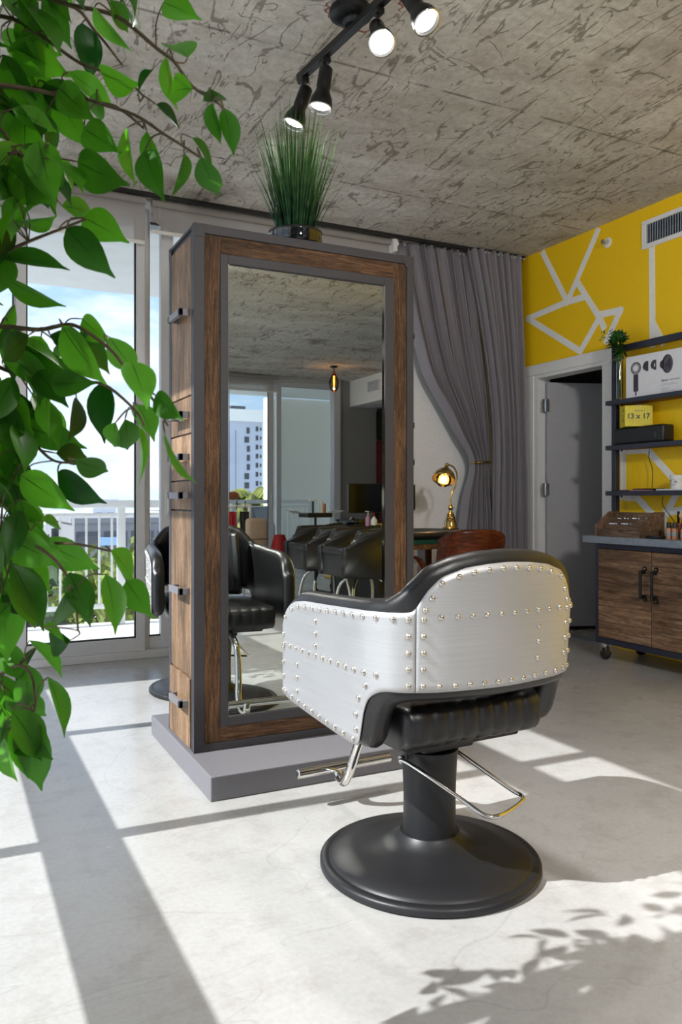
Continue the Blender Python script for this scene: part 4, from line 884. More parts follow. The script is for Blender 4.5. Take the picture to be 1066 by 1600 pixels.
for y in (-.165, -.228):
    MB().poly([(-.0008, y-.02, .235), (-.0008, y-.02, .168), (-.0008, y-.002, .168), (-.0008, y+.004, .176), (-.0008, y+.018, .18), (-.0008, y+.026, .2), (-.0008, y+.018, .222), (-.0008, y+.004, .235)], (.0008, 0, 0)).obj('print', 'print_dark', bx)
MB().poly([(-.0012, -.232, .208), (-.0012, -.232, .193), (-.0012, -.238, .186), (-.0012, -.24, .2), (-.0012, -.238, .214)], (.001, 0, 0)).obj('print', 'paper', bx)
disc(-.335, .195, .062, 'print_dark', .0008, .68); disc(-.305, .195, .03, 'print_dark', .0008, 1)
disc(-.34, .195, .050, 'print_silver', .001, .6); disc(-.34, .195, .0475, 'print_dark', .0013, .6)
for k in range(7):
    a = R(-90+30*k); MB().poly([(-.0016, -.34+.008*math.cos(a), .195+.012*math.sin(a)), (-.0016, -.34+.026*math.cos(a)+.0016, .195+.04*math.sin(a)), (-.0016, -.34+.026*math.cos(a)-.0016, .195+.04*math.sin(a)+.002)], (.0006, 0, 0)).obj('print', 'print_silver', bx)
text('dyson', .022, 'print_dark', bx, (-.0012, -.288, .082), RW); text('supersonic', .018, 'print_grey', bx, (-.0012, -.352, .084), RW)
for z, w_ in ((.064, .105), (.056, .125), (.036, .07), (.028, .055), (.018, .10), (.012, .11)): MB().box(-.0008, 0, -.288-w_, -.288, z, z+.0016).obj('print', 'print_grey', bx)
# glass vase with bouquet
vs_ = thing('bouquet_vase', 'slim clear glass vase with green bouquet at the left end of the top shelf', 'vase', (4.243, 4.145, 1.7785))
MB().lathe([(0, 0), (.026, 0), (.026, .30), (.029, .302), (.029, .306), (.0245, .304), (.0235, .012), (0, .01)], n=32).obj('glass', 'vase_glass', vs_, 40)
b = MB()
for k in range(12):
    a = k*.52; b.tube([(.012*math.cos(a), .012*math.sin(a), .012), (.008*math.cos(a+2), .008*math.sin(a+2), .30), (.03*math.cos(a), .03*math.sin(a), .36)], .0018, 5)
b.obj('stems', 'herb', vs_)
b = MB(); b.tube([(.030*math.cos(a), .030*math.sin(a), .285) for a in [2*math.pi*i/20 for i in range(20)]], .0028, 6, True); b.tube([(-.03, 0, .285), (-.05, .03, .275), (-.045, .05, .25)], .0016, 5); b.tube([(-.03, 0, .285), (-.05, -.03, .28), (-.04, -.06, .29), (-.035, -.065, .26)], .0016, 5); b.obj('bow', 'raffia', vs_, True)
rr = random.Random(11)
def leafmesh(name, ln, wd, parent, mat, curl=.15, fold=.25, n=7):
    b = MB(); L = b.bm.loops.layers.uv.verify(); rows = []
    prof = [0, .62, .94, 1.0, .86, .58, .28, .10, 0] if n == 8 else None
    for i in range(n+1):
        t_ = i/n; w_ = wd*(math.sin(math.pi*min(1, t_**.82*1.0))**.95)*(1 if t_ < .75 else 1-.62*((t_-.75)/.25)**.8) if 0 < t_ < 1 else .0008
        z = -curl*ln*t_*t_; rows.append([b.bm.verts.new((-w_, ln*t_, z+fold*w_)), b.bm.verts.new((0, ln*t_, z)), b.bm.verts.new((w_, ln*t_, z+fold*w_))])
    for i in range(n):
        for j in range(2):
            f = b.bm.faces.new((rows[i][j], rows[i][j+1], rows[i+1][j+1], rows[i+1][j]))
            for lp, (q1, q2) in zip(f.loops, ((i, j), (i, j+1), (i+1, j+1), (i+1, j))): lp[L].uv = (q2/2, q1/n)
    return b.obj(name, mat, parent, True, fix=False)
LF = leafmesh('leaf', .045, .012, vs_, 'herb'); first = True
for k in range(130):
    d = Vector((rr.gauss(0, 1), rr.gauss(0, 1), rr.gauss(.35, .9))).normalized(); p = Vector((-.025, -.02, .375))+Vector((d.x*.045, d.y*.05, d.z*.07))*rr.uniform(.5, 1)
    q_ = (d+Vector((rr.gauss(0, .5), rr.gauss(0, .5), rr.gauss(.3, .4)))).to_track_quat('Y', 'Z')
    s_ = rr.uniform(.9, 1.6)
    if first: LF.location = p; LF.rotation_mode = 'QUATERNION'; LF.rotation_quaternion = q_; first = False
    else: share(LF, vs_, p, q_, (s_, s_, s_))
for k in range(9):
    a = rr.uniform(0, 6.28); top_ = Vector((.045*math.cos(a)-.03, (.06 if k > 3 else .085)*math.sin(a)+(.03 if k < 4 else -.02), .44+rr.uniform(-.02, .05))); b = MB(); b.tube([(0, 0, .36), tuple(top_*.8+Vector((0, 0, .09))), tuple(top_)], .0012, 5)
    for j in range(7): b.ball(top_+Vector((rr.gauss(0, .009), rr.gauss(0, .011), rr.gauss(0, .008))), .006, 6)
    b.obj('flower_sprig', 'bluebud', vs_)
# speaker, yellow box
sp = thing('speaker', 'long black rounded speaker lying on the middle shelf', 'speaker', (4.278, 3.965, 1.4605))
MB().box(-.055, .055, -.22, .225, 0, .118, .016, 4).obj('cabinet', 'black_plastic', sp, 40); MB().box(-.0565, -.05, -.19, .2, .012, .106, .004).obj('grille', 'leather_dull', sp)
MB().box(-.0575, -.056, -.165, -.15, .03, .068).obj('badge', 'print_dark', sp)
yb = thing('yellow_box', 'yellow cardboard photo box lettered 13 x 17 on the black speaker', 'box', (4.262, 4.00, 1.579), R(56))
MB().box(-.045, .075, -.09, .09, 0, .142, .001).obj('carton', 'yellow_card', yb)
for k in range(8): MB().box(-.0457, -.045, -.08+k*.02, -.078+k*.02, .008, .135).obj('print', 'print_grey' if k < 0 else 'mustard', yb)
text('13 x 17', .050, 'black_plastic', yb, (-.0462, .080, .052), RW, bold=.0014); text('13\nx\n17', .036, 'black_plastic', yb, (.015, .0904, .102), (R(90), 0, R(180)), align='CENTER', bold=.001)
MB().box(-.046, -.045, -.03, .03, .106, .108).obj('print', 'print_dark', yb); MB().box(-.046, -.045, -.04, .03, .10, .1015).obj('print', 'print_dark', yb); MB().box(-.0458, -.045, -.07, .07, .036, .0375).obj('print', 'mustard', yb)
# lower shelf: papers, tray, jar, cable
def flat(name, lab, cat, x, y, z, hx, hy, h, mat, rz=0, grp=None):
    t_ = MB().box(-hx, hx, -hy, hy, 0, h, .0008).obj(name, mat); t_.location = (x, y, z); t_.rotation_euler.z = rz; return tag(t_, lab, cat, grp)
ZS = 1.1375
flat('black_notebook', 'thin black notebook at the left end of the lowest shelf', 'notebook', 4.285, 4.12, ZS, .055, .07, .007, 'black_plastic')
flat('paper_stack', 'lilac and white papers fanned on the lowest shelf', 'papers', 4.29, 3.95, ZS, .06, .09, .006, 'pink', R(6)); flat('white_paper', 'plain white paper pad under the jar on the lowest shelf', 'papers', 4.295, 3.66, ZS, .065, .15, .009, 'paper')
flat('black_tablet', 'flat black device lying on papers on the lowest shelf', 'tablet', 4.29, 3.93, ZS+.0065, .045, .095, .008, 'black_gloss', R(2))
j = thing('cream_jar', 'white jar with printed lettering at the right of the lowest shelf', 'jar', (4.275, 3.675, ZS+.0095))
MB().lathe([(0, 0), (.042, 0), (.043, .004), (.043, .062), (.04, .065), (0, .065)], n=36).obj('jar_body', 'white_plastic', j, 40); MB().lathe([(0, .065), (.045, .065), (.045, .088), (.043, .09), (0, .09)], n=36).obj('lid', 'white_plastic', j, 40)
text('Com', .030, 'print_dark', j, (-.0415, .027, .038), (R(90), 0, R(-90))); MB().box(-.0445, -.040, -.02, .022, .026, .028).obj('print', 'print_dark', j)
b = MB(); b.tube(crom([(4.34, 3.965, 1.425), (4.335, 3.965, 1.36), (4.33, 3.93, 1.28), (4.325, 3.93, 1.156)], 6), .003, 6); tag(b.obj('power_cable', 'black_plastic', smooth=True), 'thin black cable hanging from the middle shelf to the device', 'cable')
b = MB(); b.tube(crom([(4.35, 3.86, 1.10), (4.35, 3.86, 1.04), (4.35, 3.80, .97), (4.34, 3.74, .915), (4.30, 3.68, .905), (4.26, 3.65, .91), (4.24, 3.64, .94)], 6), .003, 6); tag(b.obj('power_cable', 'black_plastic', smooth=True), 'thin black cable hanging below the lowest shelf', 'cable')
# organiser of reclaimed wood
og = thing('card_organizer', 'stepped wooden card organiser on the slate counter', 'organiser', (4.02, 3.845, .832))
for y in (.20, -.185):
    MB().poly([(-.09, y, 0), (.12, y, 0), (.12, y, .165), (.035, y, .165), (-.09, y, .075)], (0, .012, 0)).obj('side_panel', 'wood_org', og)
MB().box(.11, .12, -.173, .2, 0, .16).obj('back_panel', 'wood_org', og)
for k, (x, h_) in enumerate(((-.08, .045), (-.02, .085), (.045, .12))):
    MB().box(x, x+.01, -.173, .2, 0, h_, .001).obj('step_board', 'wood_org', og)
    b = MB()
    for i in range(16 if k != 1 else 20): yy = -.15+rnd.random()*.32; b.box(x-.006+.002*rnd.random(), x+.0, yy, yy+.006+.012*rnd.random(), h_-.003, h_+.006*rnd.random())
    o = b.obj('silver_clip', 'chrome', og)
t = thing('easel_stand', 'slim black display easel behind the wooden organiser', 'stand', (4.22, 3.62, .832))
MB().box(-.004, .004, -.008, .008, 0, .17, .001).obj('post', 'black_metal', t); MB().box(-.06, .06, -.01, .07, 0, .008, .002).obj('foot', 'black_metal', t)
t = tag(MB().box(-.03, .03, -.06, .05, 0, .018, .006, 2).obj('compact_case', 'black_plastic'), 'small black compact case beside the organiser', 'case'); t.location = (3.99, 3.60, .832)
# make-up bottles and copper cup
bt = thing('makeup_bottle', 'first black-capped foundation bottle beside the copper mug', 'bottle', (4.02, 3.52, .832), 0, None)
MB().lathe([(0, 0), (.017, 0), (.018, .003), (.018, .066), (.012, .07), (.011, .074)], n=24).obj('bottle_body', 'makeup', bt, 40); MB().lathe([(.0, .07), (.0145, .07), (.0145, .103), (.013, .105), (0, .105)], n=24).obj('cap', 'black_plastic', bt, 40)
MB().lathe([(.0181, .02), (.0183, .045), (.0181, .046)], n=24, cap=False).obj('label_print', 'print_grey', bt, True)
dup(bt, (4.02, 3.475, .832), .4, 'second black-capped foundation bottle, in front of the copper mug'); dup(bt, (3.98, 3.375, .832), .9, 'foundation bottle right of the copper mug at the frame edge')
cu = thing('copper_mug', 'hammered rose copper mug holding make-up brushes on the counter', 'mug', (4.12, 3.485, .832))
MB().lathe([(0, 0), (.034, 0), (.038, .004), (.043, .05), (.042, .098), (.044, .1), (.040, .1), (.039, .05), (.034, .006), (0, .006)], n=36).obj('mug_body', 'copper', cu, 40)
p = None
for i in range(7):
    for k in range(20):
        a = 2*math.pi*(k+.5*(i % 2))/20; r_ = lerp1(.008+i*.0135, [(0, .037), (.05, .0425), (.1, .0415)]); pos = Vector((r_*math.cos(a), r_*math.sin(a), .01+i*.0135)); q_ = Vector((math.cos(a), math.sin(a), 0)).to_track_quat('Z', 'Y')
        if p is None: p = MB().lathe([(.0052, 0), (.004, .0016), (.001, .0024)], n=6).obj('stud', 'copper', cu, True); p.location = pos; p.rotation_mode = 'QUATERNION'; p.rotation_quaternion = q_
        else: share(p, cu, pos, q_)
MB().tube(crom([(-.02, .04, .085), (-.025, .07, .08), (-.028, .085, .05), (-.024, .062, .025), (-.018, .038, .02)], 6), .004, 8).obj('handle', 'copper', cu, True)
def brush(lab, dx, dy, mat, fat, ln, tx, ty):
    t_ = thing('makeup_brush', lab, 'brush', (4.12+dx, 3.485+dy, .842)); d = Vector((tx, ty, 1)).normalized()
    MB().cyl((0, 0, 0), d*ln, .003, 8).obj('handle', 'black_plastic', t_, 40); MB().cyl(d*ln, d*(ln+.022), .005, 10, .007).obj('ferrule', 'copper', t_, 40)
    MB().lathe([(.007, 0), (fat, .02), (fat*.9, .034), (fat*.4, .044), (0, .046)], d*(ln+.02), 16, d).obj('bristles', mat, t_, True)
brush('large cream make-up brush leaning left in the copper mug', .008, .012, 'bristle', .019, .09, .0, .13); brush('rust coloured powder brush behind the cream brush', .018, -.005, 'rust_bristle', .017, .105, .05, -.02)
brush('grey make-up brush leaning right in the copper mug', -.006, -.016, 'print_grey', .010, .085, -.05, -.22); brush('dark make-up brush at the frame edge in the copper mug', -.012, -.022, 'print_dark', .013, .075, -.1, -.5)

# ================================================================ ficus at the left
FX0 = Vector((-.24, 1.30, 0))
fc = thing('potted_ficus', 'leafy green potted ficus filling the left edge of the view', 'plant', FX0)
MB().lathe([(0, 0), (.13, 0), (.165, .30), (.17, .32), (.155, .32), (.148, .29), (0, .28)], n=40).obj('pot', 'pot', fc, 40)
MB().lathe([(0, .285), (.148, .286), (.14, .296), (0, .30)], n=30).obj('soil', 'soil', fc)
tops = []
for k, (dx, dy, zt) in enumerate(((-.02, .02, 1.55), (.05, -.03, 1.85), (-.06, -.04, 2.2))):
    pts = crom([(dx*.4, dy*.4, .28), (dx*2.5, dy, .6), (dx*-1, dy*2, 1.0), (dx*2, dy*.5, 1.4*zt/1.6), (dx, dy, zt)], 7); n_ = len(pts)
    MB().tube(pts, [.013-.009*i/n_ for i in range(n_)], 9).obj('trunk', 'bark', fc, True); tops.append(pts)
BRANCHES=[[(0.022,1.351,1.884),(0.106,1.27,1.842),(0.153,1.208,1.796),(0.212,1.139,1.757),(0.256,1.079,1.692),(0.268,1.034,1.655),(0.28,0.989,1.604),(0.295,0.942,1.568),(0.294,0.903,1.539)],[(0.022,1.399,1.75),(0.075,1.334,1.724),(0.124,1.27,1.694),(0.162,1.212,1.669),(0.19,1.16,1.64),(0.231,1.1,1.605),(0.257,1.048,1.564),(0.271,1.002,1.532),(0.281,0.958,1.502)],[(0.021,1.303,1.402),(0.069,1.24,1.429),(0.103,1.184,1.438),(0.135,1.129,1.442),(0.164,1.076,1.445)],[(0.022,1.352,1.335),(0.072,1.288,1.337),(0.12,1.225,1.325),(0.148,1.172,1.324),(0.163,1.126,1.313),(0.192,1.072,1.278),(0.207,1.026,1.243),(0.225,0.978,1.206),(0.235,0.934,1.167)],[(0.022,1.399,1.222),(0.092,1.325,1.203),(0.124,1.27,1.157),(0.141,1.222,1.136),(0.161,1.173,1.131)],[(0.021,1.303,1.042),(0.069,1.239,1.034),(0.107,1.182,1.018),(0.135,1.129,0.994),(0.149,1.083,0.959),(0.149,1.044,0.915)],[(0.022,1.353,1.001),(0.089,1.281,1.002),(0.12,1.226,1.015),(0.164,1.165,1.017),(0.202,1.107,1.009)],[(0.022,1.398,0.776),(0.066,1.337,0.804),(0.098,1.282,0.831),(0.112,1.236,0.82),(0.113,1.197,0.782)],[(0.021,1.302,1.666),(0.069,1.239,1.612),(0.091,1.189,1.56),(0.119,1.136,1.536)],[(0.022,1.354,1.827),(0.089,1.281,1.796),(0.128,1.223,1.747),(0.171,1.163,1.691),(0.214,1.102,1.654),(0.233,1.054,1.61)],[(0.168,1.326,1.866),(0.207,1.267,1.8),(0.236,1.214,1.731)],[(0.198,1.214,1.666),(0.225,1.161,1.637),(0.246,1.112,1.595)],[(0.022,1.355,1.296),(0.098,1.278,1.266),(0.162,1.207,1.247),(0.197,1.151,1.242),(0.23,1.095,1.202),(0.234,1.054,1.177)]]
LEAVES=[(0.182,1.125,1.753,0.224,1.115,1.686),(0.189,1.112,1.658,0.214,1.044,1.61),(0.225,1.047,1.607,0.221,0.993,1.617),(0.252,1.011,1.646,0.269,1.058,1.604),(0.292,1.053,1.675,0.281,1.114,1.739),(0.273,0.96,1.586,0.249,1.028,1.611),(0.255,1.076,1.614,0.305,1.108,1.607),(0.283,0.924,1.572,0.311,0.966,1.572),(0.285,0.919,1.553,0.303,0.966,1.52),(0.297,0.913,1.547,0.327,0.954,1.517),(0.276,0.975,1.532,0.325,1.007,1.503),(0.273,0.925,1.489,0.306,0.965,1.454),(0.282,1.035,1.537,0.289,1.088,1.49),(0.248,1.102,1.587,0.27,1.138,1.533),(0.24,1.077,1.549,0.242,1.02,1.474),(0.213,1.062,1.568,0.221,1.107,1.512),(0.192,1.161,1.656,0.2,1.213,1.631),(0.169,1.131,1.587,0.192,1.063,1.54),(0.136,1.255,1.697,0.185,1.231,1.602),(0.132,1.242,1.647,0.15,1.277,1.59),(0.135,1.143,1.544,0.172,1.181,1.519),(0.153,1.075,1.517,0.188,1.001,1.467),(0.075,1.172,1.535,0.108,1.1,1.466),(0.099,1.234,1.753,0.159,1.259,1.73),(0.187,1.272,1.811,0.205,1.263,1.727),(0.16,1.212,1.701,0.231,1.221,1.672),(0.076,1.28,1.739,0.118,1.259,1.642),(0.069,1.368,1.741,0.12,1.329,1.668),(0.202,1.121,1.766,0.24,1.158,1.747),(0.224,1.11,1.77,0.236,1.049,1.701),(0.075,1.267,1.817,0.129,1.212,1.755),(0.131,1.253,1.83,0.167,1.26,1.764),(0.146,1.179,1.493,0.202,1.207,1.503),(0.168,1.127,1.464,0.202,1.055,1.422),(0.14,1.083,1.431,0.182,1.031,1.366),(0.088,1.202,1.47,0.128,1.127,1.443),(0.071,1.244,1.428,0.156,1.202,1.425),(0.077,1.292,1.413,0.15,1.256,1.358),(0.17,1.153,1.331,0.186,1.089,1.291),(0.157,1.126,1.305,0.213,1.14,1.259),(0.192,1.072,1.293,0.236,1.103,1.247),(0.143,1.147,1.317,0.179,1.097,1.234),(0.095,1.238,1.311,0.161,1.238,1.284),(0.071,1.261,1.299,0.146,1.224,1.239),(0.076,1.28,1.289,0.174,1.231,1.274),(0.131,1.172,1.24,0.169,1.098,1.235),(0.206,1.201,1.252,0.198,1.174,1.166),(0.133,1.221,1.239,0.117,1.18,1.171),(0.176,1.248,1.232,0.17,1.195,1.168),(0.204,1.09,1.183,0.205,1.145,1.145),(0.233,1.09,1.18,0.255,1.113,1.098),(0.234,0.944,1.158,0.268,0.98,1.094),(0.224,0.949,1.204,0.231,0.89,1.172),(0.201,0.978,1.247,0.209,0.918,1.196),(0.239,1.12,1.212,0.25,1.059,1.169),(0.148,1.26,1.149,0.204,1.288,1.148),(0.165,1.179,1.136,0.22,1.208,1.114),(0.142,1.191,1.118,0.186,1.13,1.071),(0.097,1.229,1.115,0.147,1.152,1.069),(0.077,1.224,1.098,0.085,1.276,1.033),(0.104,1.264,1.078,0.117,1.202,1.027),(0.12,1.188,1.051,0.159,1.225,1.041),(0.128,1.268,1.018,0.201,1.232,0.973),(0.192,1.06,1.013,0.239,1.093,0.971),(0.221,1.105,0.968,0.235,1.042,0.932),(0.187,1.064,0.982,0.198,1.019,0.917),(0.146,1.101,0.983,0.164,1.038,0.93),(0.085,1.237,0.988,0.134,1.212,0.896),(0.136,1.056,0.963,0.139,1.111,0.902),(0.106,1.035,0.923,0.147,1.071,0.9),(0.108,1.232,0.876,0.163,1.251,0.825),(0.109,1.279,0.832,0.115,1.316,0.744),(0.128,1.18,0.831,0.154,1.12,0.77),(0.108,1.214,0.774,0.116,1.211,0.655),(0.072,1.209,0.744,0.074,1.152,0.703),(0.071,1.275,0.967,0.088,1.267,0.835),(0.082,1.193,0.787,0.134,1.2,0.706),(0.079,1.336,1.189,0.114,1.263,1.147),(0.093,1.269,1.189,0.109,1.205,1.13),(0.075,1.333,1.691,0.113,1.346,1.625),(0.219,1.104,1.189,0.237,1.151,1.142),(0.075,1.333,0.853,0.106,1.262,0.815),(0.129,1.321,0.851,0.084,1.301,0.795),(0.142,1.059,0.901,0.111,1.131,0.884),(0.218,1.168,1.804,0.257,1.204,1.799),(0.267,1.086,1.761,0.288,1.019,1.716),(0.056,1.336,1.195,0.112,1.255,1.166),(0.062,1.359,0.783,0.021,1.342,0.717),(0.076,1.313,0.795,0.036,1.299,0.736),(0.1,1.261,1.274,0.128,1.191,1.226),(0.046,1.429,1.219,0.055,1.378,1.137),(0.046,1.372,1.341,0.102,1.4,1.314),(0.123,1.12,1.55,0.136,1.169,1.516),(0.071,1.235,0.944,0.054,1.296,0.874),(0.069,1.288,0.784,0.096,1.33,0.717),(0.092,1.159,1.481,0.053,1.122,1.422),(0.038,1.217,1.571,0.017,1.271,1.506),(0.023,1.312,1.598,0.063,1.345,1.57),(0.031,1.416,0.708,0.005,1.445,0.614),(0.117,1.275,1.236,0.155,1.219,1.166),(0.045,1.175,1.493,0.057,1.224,1.451),(0.082,1.145,1.484,0.083,1.2,1.449),(0.133,1.219,1.836,0.175,1.142,1.779),(0.054,1.348,1.248,0.064,1.388,1.17),(0.068,1.335,1.702,0.084,1.383,1.666),(0.061,1.289,1.134,0.127,1.3,1.094),(0.032,1.311,1.61,0.02,1.372,1.575),(0.032,1.308,1.058,0.041,1.259,0.989),(0.107,1.361,1.766,0.085,1.319,1.669),(0.03,1.302,1.617,0.002,1.277,1.52),(0.089,1.355,1.75,0.078,1.39,1.672),(0.077,1.334,1.703,0.088,1.384,1.671),(0.085,1.377,1.722,0.015,1.412,1.662),(0.07,1.193,1.02,0.046,1.261,0.963),(0.134,1.158,1.55,0.099,1.122,1.469),(0.079,1.252,0.747,0.05,1.321,0.68),(0.06,1.293,1.226,0.098,1.239,1.148),(0.105,1.208,1.554,0.135,1.249,1.504),(0.142,1.173,1.656,0.166,1.105,1.593),(0.103,1.183,1.545,0.157,1.104,1.49),(0.075,1.326,1.19,0.081,1.267,1.123),(0.119,1.235,1.82,0.083,1.197,1.741),(0.075,1.345,1.271,0.035,1.313,1.216),(0.025,1.378,1.778,0.003,1.352,1.683),(0.126,1.253,1.688,0.193,1.201,1.652),(0.075,1.204,1.027,0.135,1.14,0.992),(0.131,1.184,1.311,0.201,1.201,1.292),(0.077,1.251,0.961,0.049,1.321,0.911),(0.123,1.313,1.264,0.117,1.361,1.185),(0.052,1.233,1.474,0.065,1.171,1.392),(0.084,1.249,0.929,0.033,1.239,0.88),(0.096,1.228,1.795,0.151,1.16,1.718),(0.089,1.231,1.559,0.044,1.299,1.527),(0.118,1.228,1.265,0.144,1.159,1.218),(0.021,1.307,1.269,0.085,1.261,1.215),(0.024,1.264,1.631,0.05,1.195,1.559),(0.149,1.212,1.846,0.097,1.182,1.776),(0.086,1.214,1.469,0.054,1.174,1.406),(0.03,1.328,1.382,-0.003,1.4,1.346),(0.111,1.291,1.738,0.13,1.233,1.646),(0.042,1.321,0.994,0.057,1.263,0.933),(0.088,1.246,1.257,0.059,1.213,1.185),(0.103,1.34,1.23,0.059,1.362,1.148),(0.147,1.259,1.698,0.101,1.303,1.631),(0.092,1.144,1.521,0.139,1.176,1.508),(0.104,1.259,1.651,0.105,1.235,1.554),(0.132,1.226,1.859,0.171,1.252,1.82),(0.075,1.334,1.154,0.133,1.264,1.12),(0.035,1.34,1.836,-0.037,1.376,1.778),(0.066,1.27,1.094,0.017,1.35,1.052),(0.068,1.299,1.22,0.079,1.238,1.163),(0.116,1.222,1.751,0.085,1.293,1.737),(0.063,1.289,1.108,0.121,1.303,1.07),(0.076,1.25,1.054,0.14,1.273,1.009),(0.039,1.381,1.275,0.054,1.339,1.188),(0.111,1.133,1.559,0.121,1.085,1.468),(0.088,1.31,0.787,0.147,1.337,0.728),(0.047,1.301,1.497,0.008,1.376,1.451),(0.09,1.307,1.008,0.152,1.293,0.942),(0.095,1.222,1.08,0.117,1.255,0.999),(0.039,1.322,1.889,0.013,1.388,1.859),(0.09,1.183,1.53,0.052,1.146,1.475),(0.051,1.302,0.96,-0.001,1.302,0.909),(0.084,1.212,1.63,0.149,1.225,1.619),(0.091,1.186,1.065,0.074,1.147,0.999),(0.031,1.425,0.723,0.077,1.35,0.705),(0.028,1.328,1.034,0.016,1.304,0.949),(0.075,1.248,0.941,0.127,1.278,0.905),(0.08,1.302,0.785,0.083,1.333,0.69),(0.079,1.379,1.241,0.128,1.299,1.198),(0.088,1.261,1.655,0.131,1.183,1.604),(0.047,1.325,0.856,0.062,1.374,0.791),(0.02,1.221,1.541,-0.015,1.277,1.487),(0.059,1.352,0.819,0.005,1.419,0.766),(0.097,1.225,1.048,0.144,1.179,0.986),(0.065,1.287,1.841,0.029,1.265,1.749),(0.078,1.29,1.023,0.065,1.267,0.937),(0.125,1.24,1.318,0.111,1.303,1.274),(0.052,1.193,1.024,0.014,1.156,0.984),(0.105,1.204,1.312,0.06,1.17,1.265),(0.083,1.283,1.108,0.064,1.237,1.05),(0.125,1.336,1.228,0.182,1.355,1.174),(0.064,1.279,1.005,0.118,1.308,0.98),(0.074,1.246,1.439,0.061,1.197,1.364),(0.04,1.32,1.415,0.019,1.386,1.372),(0.071,1.314,1.233,0.107,1.24,1.186),(0.029,1.319,1.106,0.066,1.245,1.071),(0.152,1.262,1.886,0.143,1.211,1.784),(0.037,1.366,0.805,0.116,1.327,0.769),(0.102,1.232,1.566,0.144,1.179,1.494),(0.124,1.142,1.542,0.109,1.205,1.506),(0.09,1.201,1.576,0.046,1.171,1.506),(0.085,1.309,1.155,0.111,1.283,1.07),(0.056,1.24,1.46,0.032,1.202,1.379),(0.057,1.233,1.111,0.103,1.242,1.04),(0.031,1.387,0.97,0.035,1.349,0.898),(0.105,1.31,1.194,0.188,1.269,1.159),(0.094,1.368,1.211,0.087,1.342,1.12),(0.12,1.091,1.52,0.157,1.017,1.475),(0.031,1.375,0.755,-0.019,1.344,0.727),(0.032,1.333,1.297,0.038,1.385,1.245),(0.088,1.282,1.756,0.15,1.212,1.697),(0.036,1.254,1.122,0.034,1.295,1.04),(0.08,1.248,0.965,0.127,1.245,0.894),(0.047,1.337,1.42,0.066,1.384,1.368),(0.043,1.339,1.117,0.106,1.269,1.073),(0.028,1.378,1.303,0.008,1.332,1.227),(0.026,1.36,0.791,0.059,1.344,0.71),(0.028,1.353,0.868,0.013,1.305,0.817),(0.084,1.229,0.761,0.113,1.214,0.682),(0.092,1.281,1.369,0.077,1.344,1.331),(0.107,1.279,1.816,0.124,1.237,1.714),(0.087,1.309,1.348,0.094,1.286,1.259),(0.088,1.264,1.103,0.114,1.307,1.038),(0.086,1.284,1.846,0.046,1.248,1.76),(0.052,1.212,1.566,0.088,1.146,1.498),(0.078,1.342,1.796,0.142,1.268,1.742),(0.039,1.192,1.531,0.071,1.121,1.469),(0.076,1.262,0.751,0.125,1.181,0.723),(0.03,1.297,1.366,0.065,1.326,1.299),(0.059,1.336,0.933,0.026,1.311,0.871),(0.147,1.217,1.306,0.182,1.148,1.258),(0.094,1.202,1.577,0.147,1.231,1.58),(0.093,1.315,1.872,0.113,1.252,1.786),(0.047,1.323,1.662,0.091,1.244,1.61),(0.049,1.321,1.053,0.066,1.257,0.996)]
allp = [Vector(p)-FX0 for b_ in BRANCHES for p in b_]
for b_ in BRANCHES:
    q_ = [Vector(p)-FX0 for p in b_]; st_ = min((p for tt in tops for p in tt), key=lambda p: (p-q_[0]+Vector((0, 0, .12))).length)
    pts = crom([st_, (st_+q_[0])/2+Vector((0, 0, .03))]+q_, 5); n_ = len(pts)
    MB().tube(pts, [.0045-.0032*i/n_ for i in range(n_)], 7).obj('branch', 'bark', fc, True)
LP = leafmesh('leaf', .1, .0222, fc, 'ficus', .20, .38, 9); first = True
CAMP = Vector((0, 0, 1.08))-FX0; tw = MB()
def leafquat(d, nrm):
    y = d.normalized(); z = (nrm-y*nrm.dot(y)).normalized(); x_ = y.cross(z); return Matrix((x_, y, z)).transposed().to_quaternion()
def twig(base, d, anchors=allp):
    a = min(anchors, key=lambda p: (p-base).length)
    if (a-base).length > .25: a = base+(a-base).normalized()*.07
    m_ = (a+base)/2+d*-.012; tw.tube(crom([a, m_, base], 3), [.0012]*6+[.0008], 4)
rr = random.Random(21)
for L8 in LEAVES:
    p = Vector(L8[:3])-FX0; q8 = Vector(L8[3:])-FX0; d = q8-p; ln = d.length; d.normalize()
    nr = (CAMP-p).normalized()+Vector((rr.gauss(0, .65), rr.gauss(0, .65), rr.gauss(.2, .5)))
    qt = leafquat(d, nr); s_ = ln/.1; sc_ = (s_*rr.uniform(.95, 1.25), s_, s_)
    if first: LP.location = p; LP.rotation_mode = 'QUATERNION'; LP.rotation_quaternion = qt; LP.scale = sc_; first = False
    else: share(LP, fc, p, qt, sc_)
    twig(p, d)
tw.obj('twigs', 'bark', fc, True)['kind'] = 'stuff'
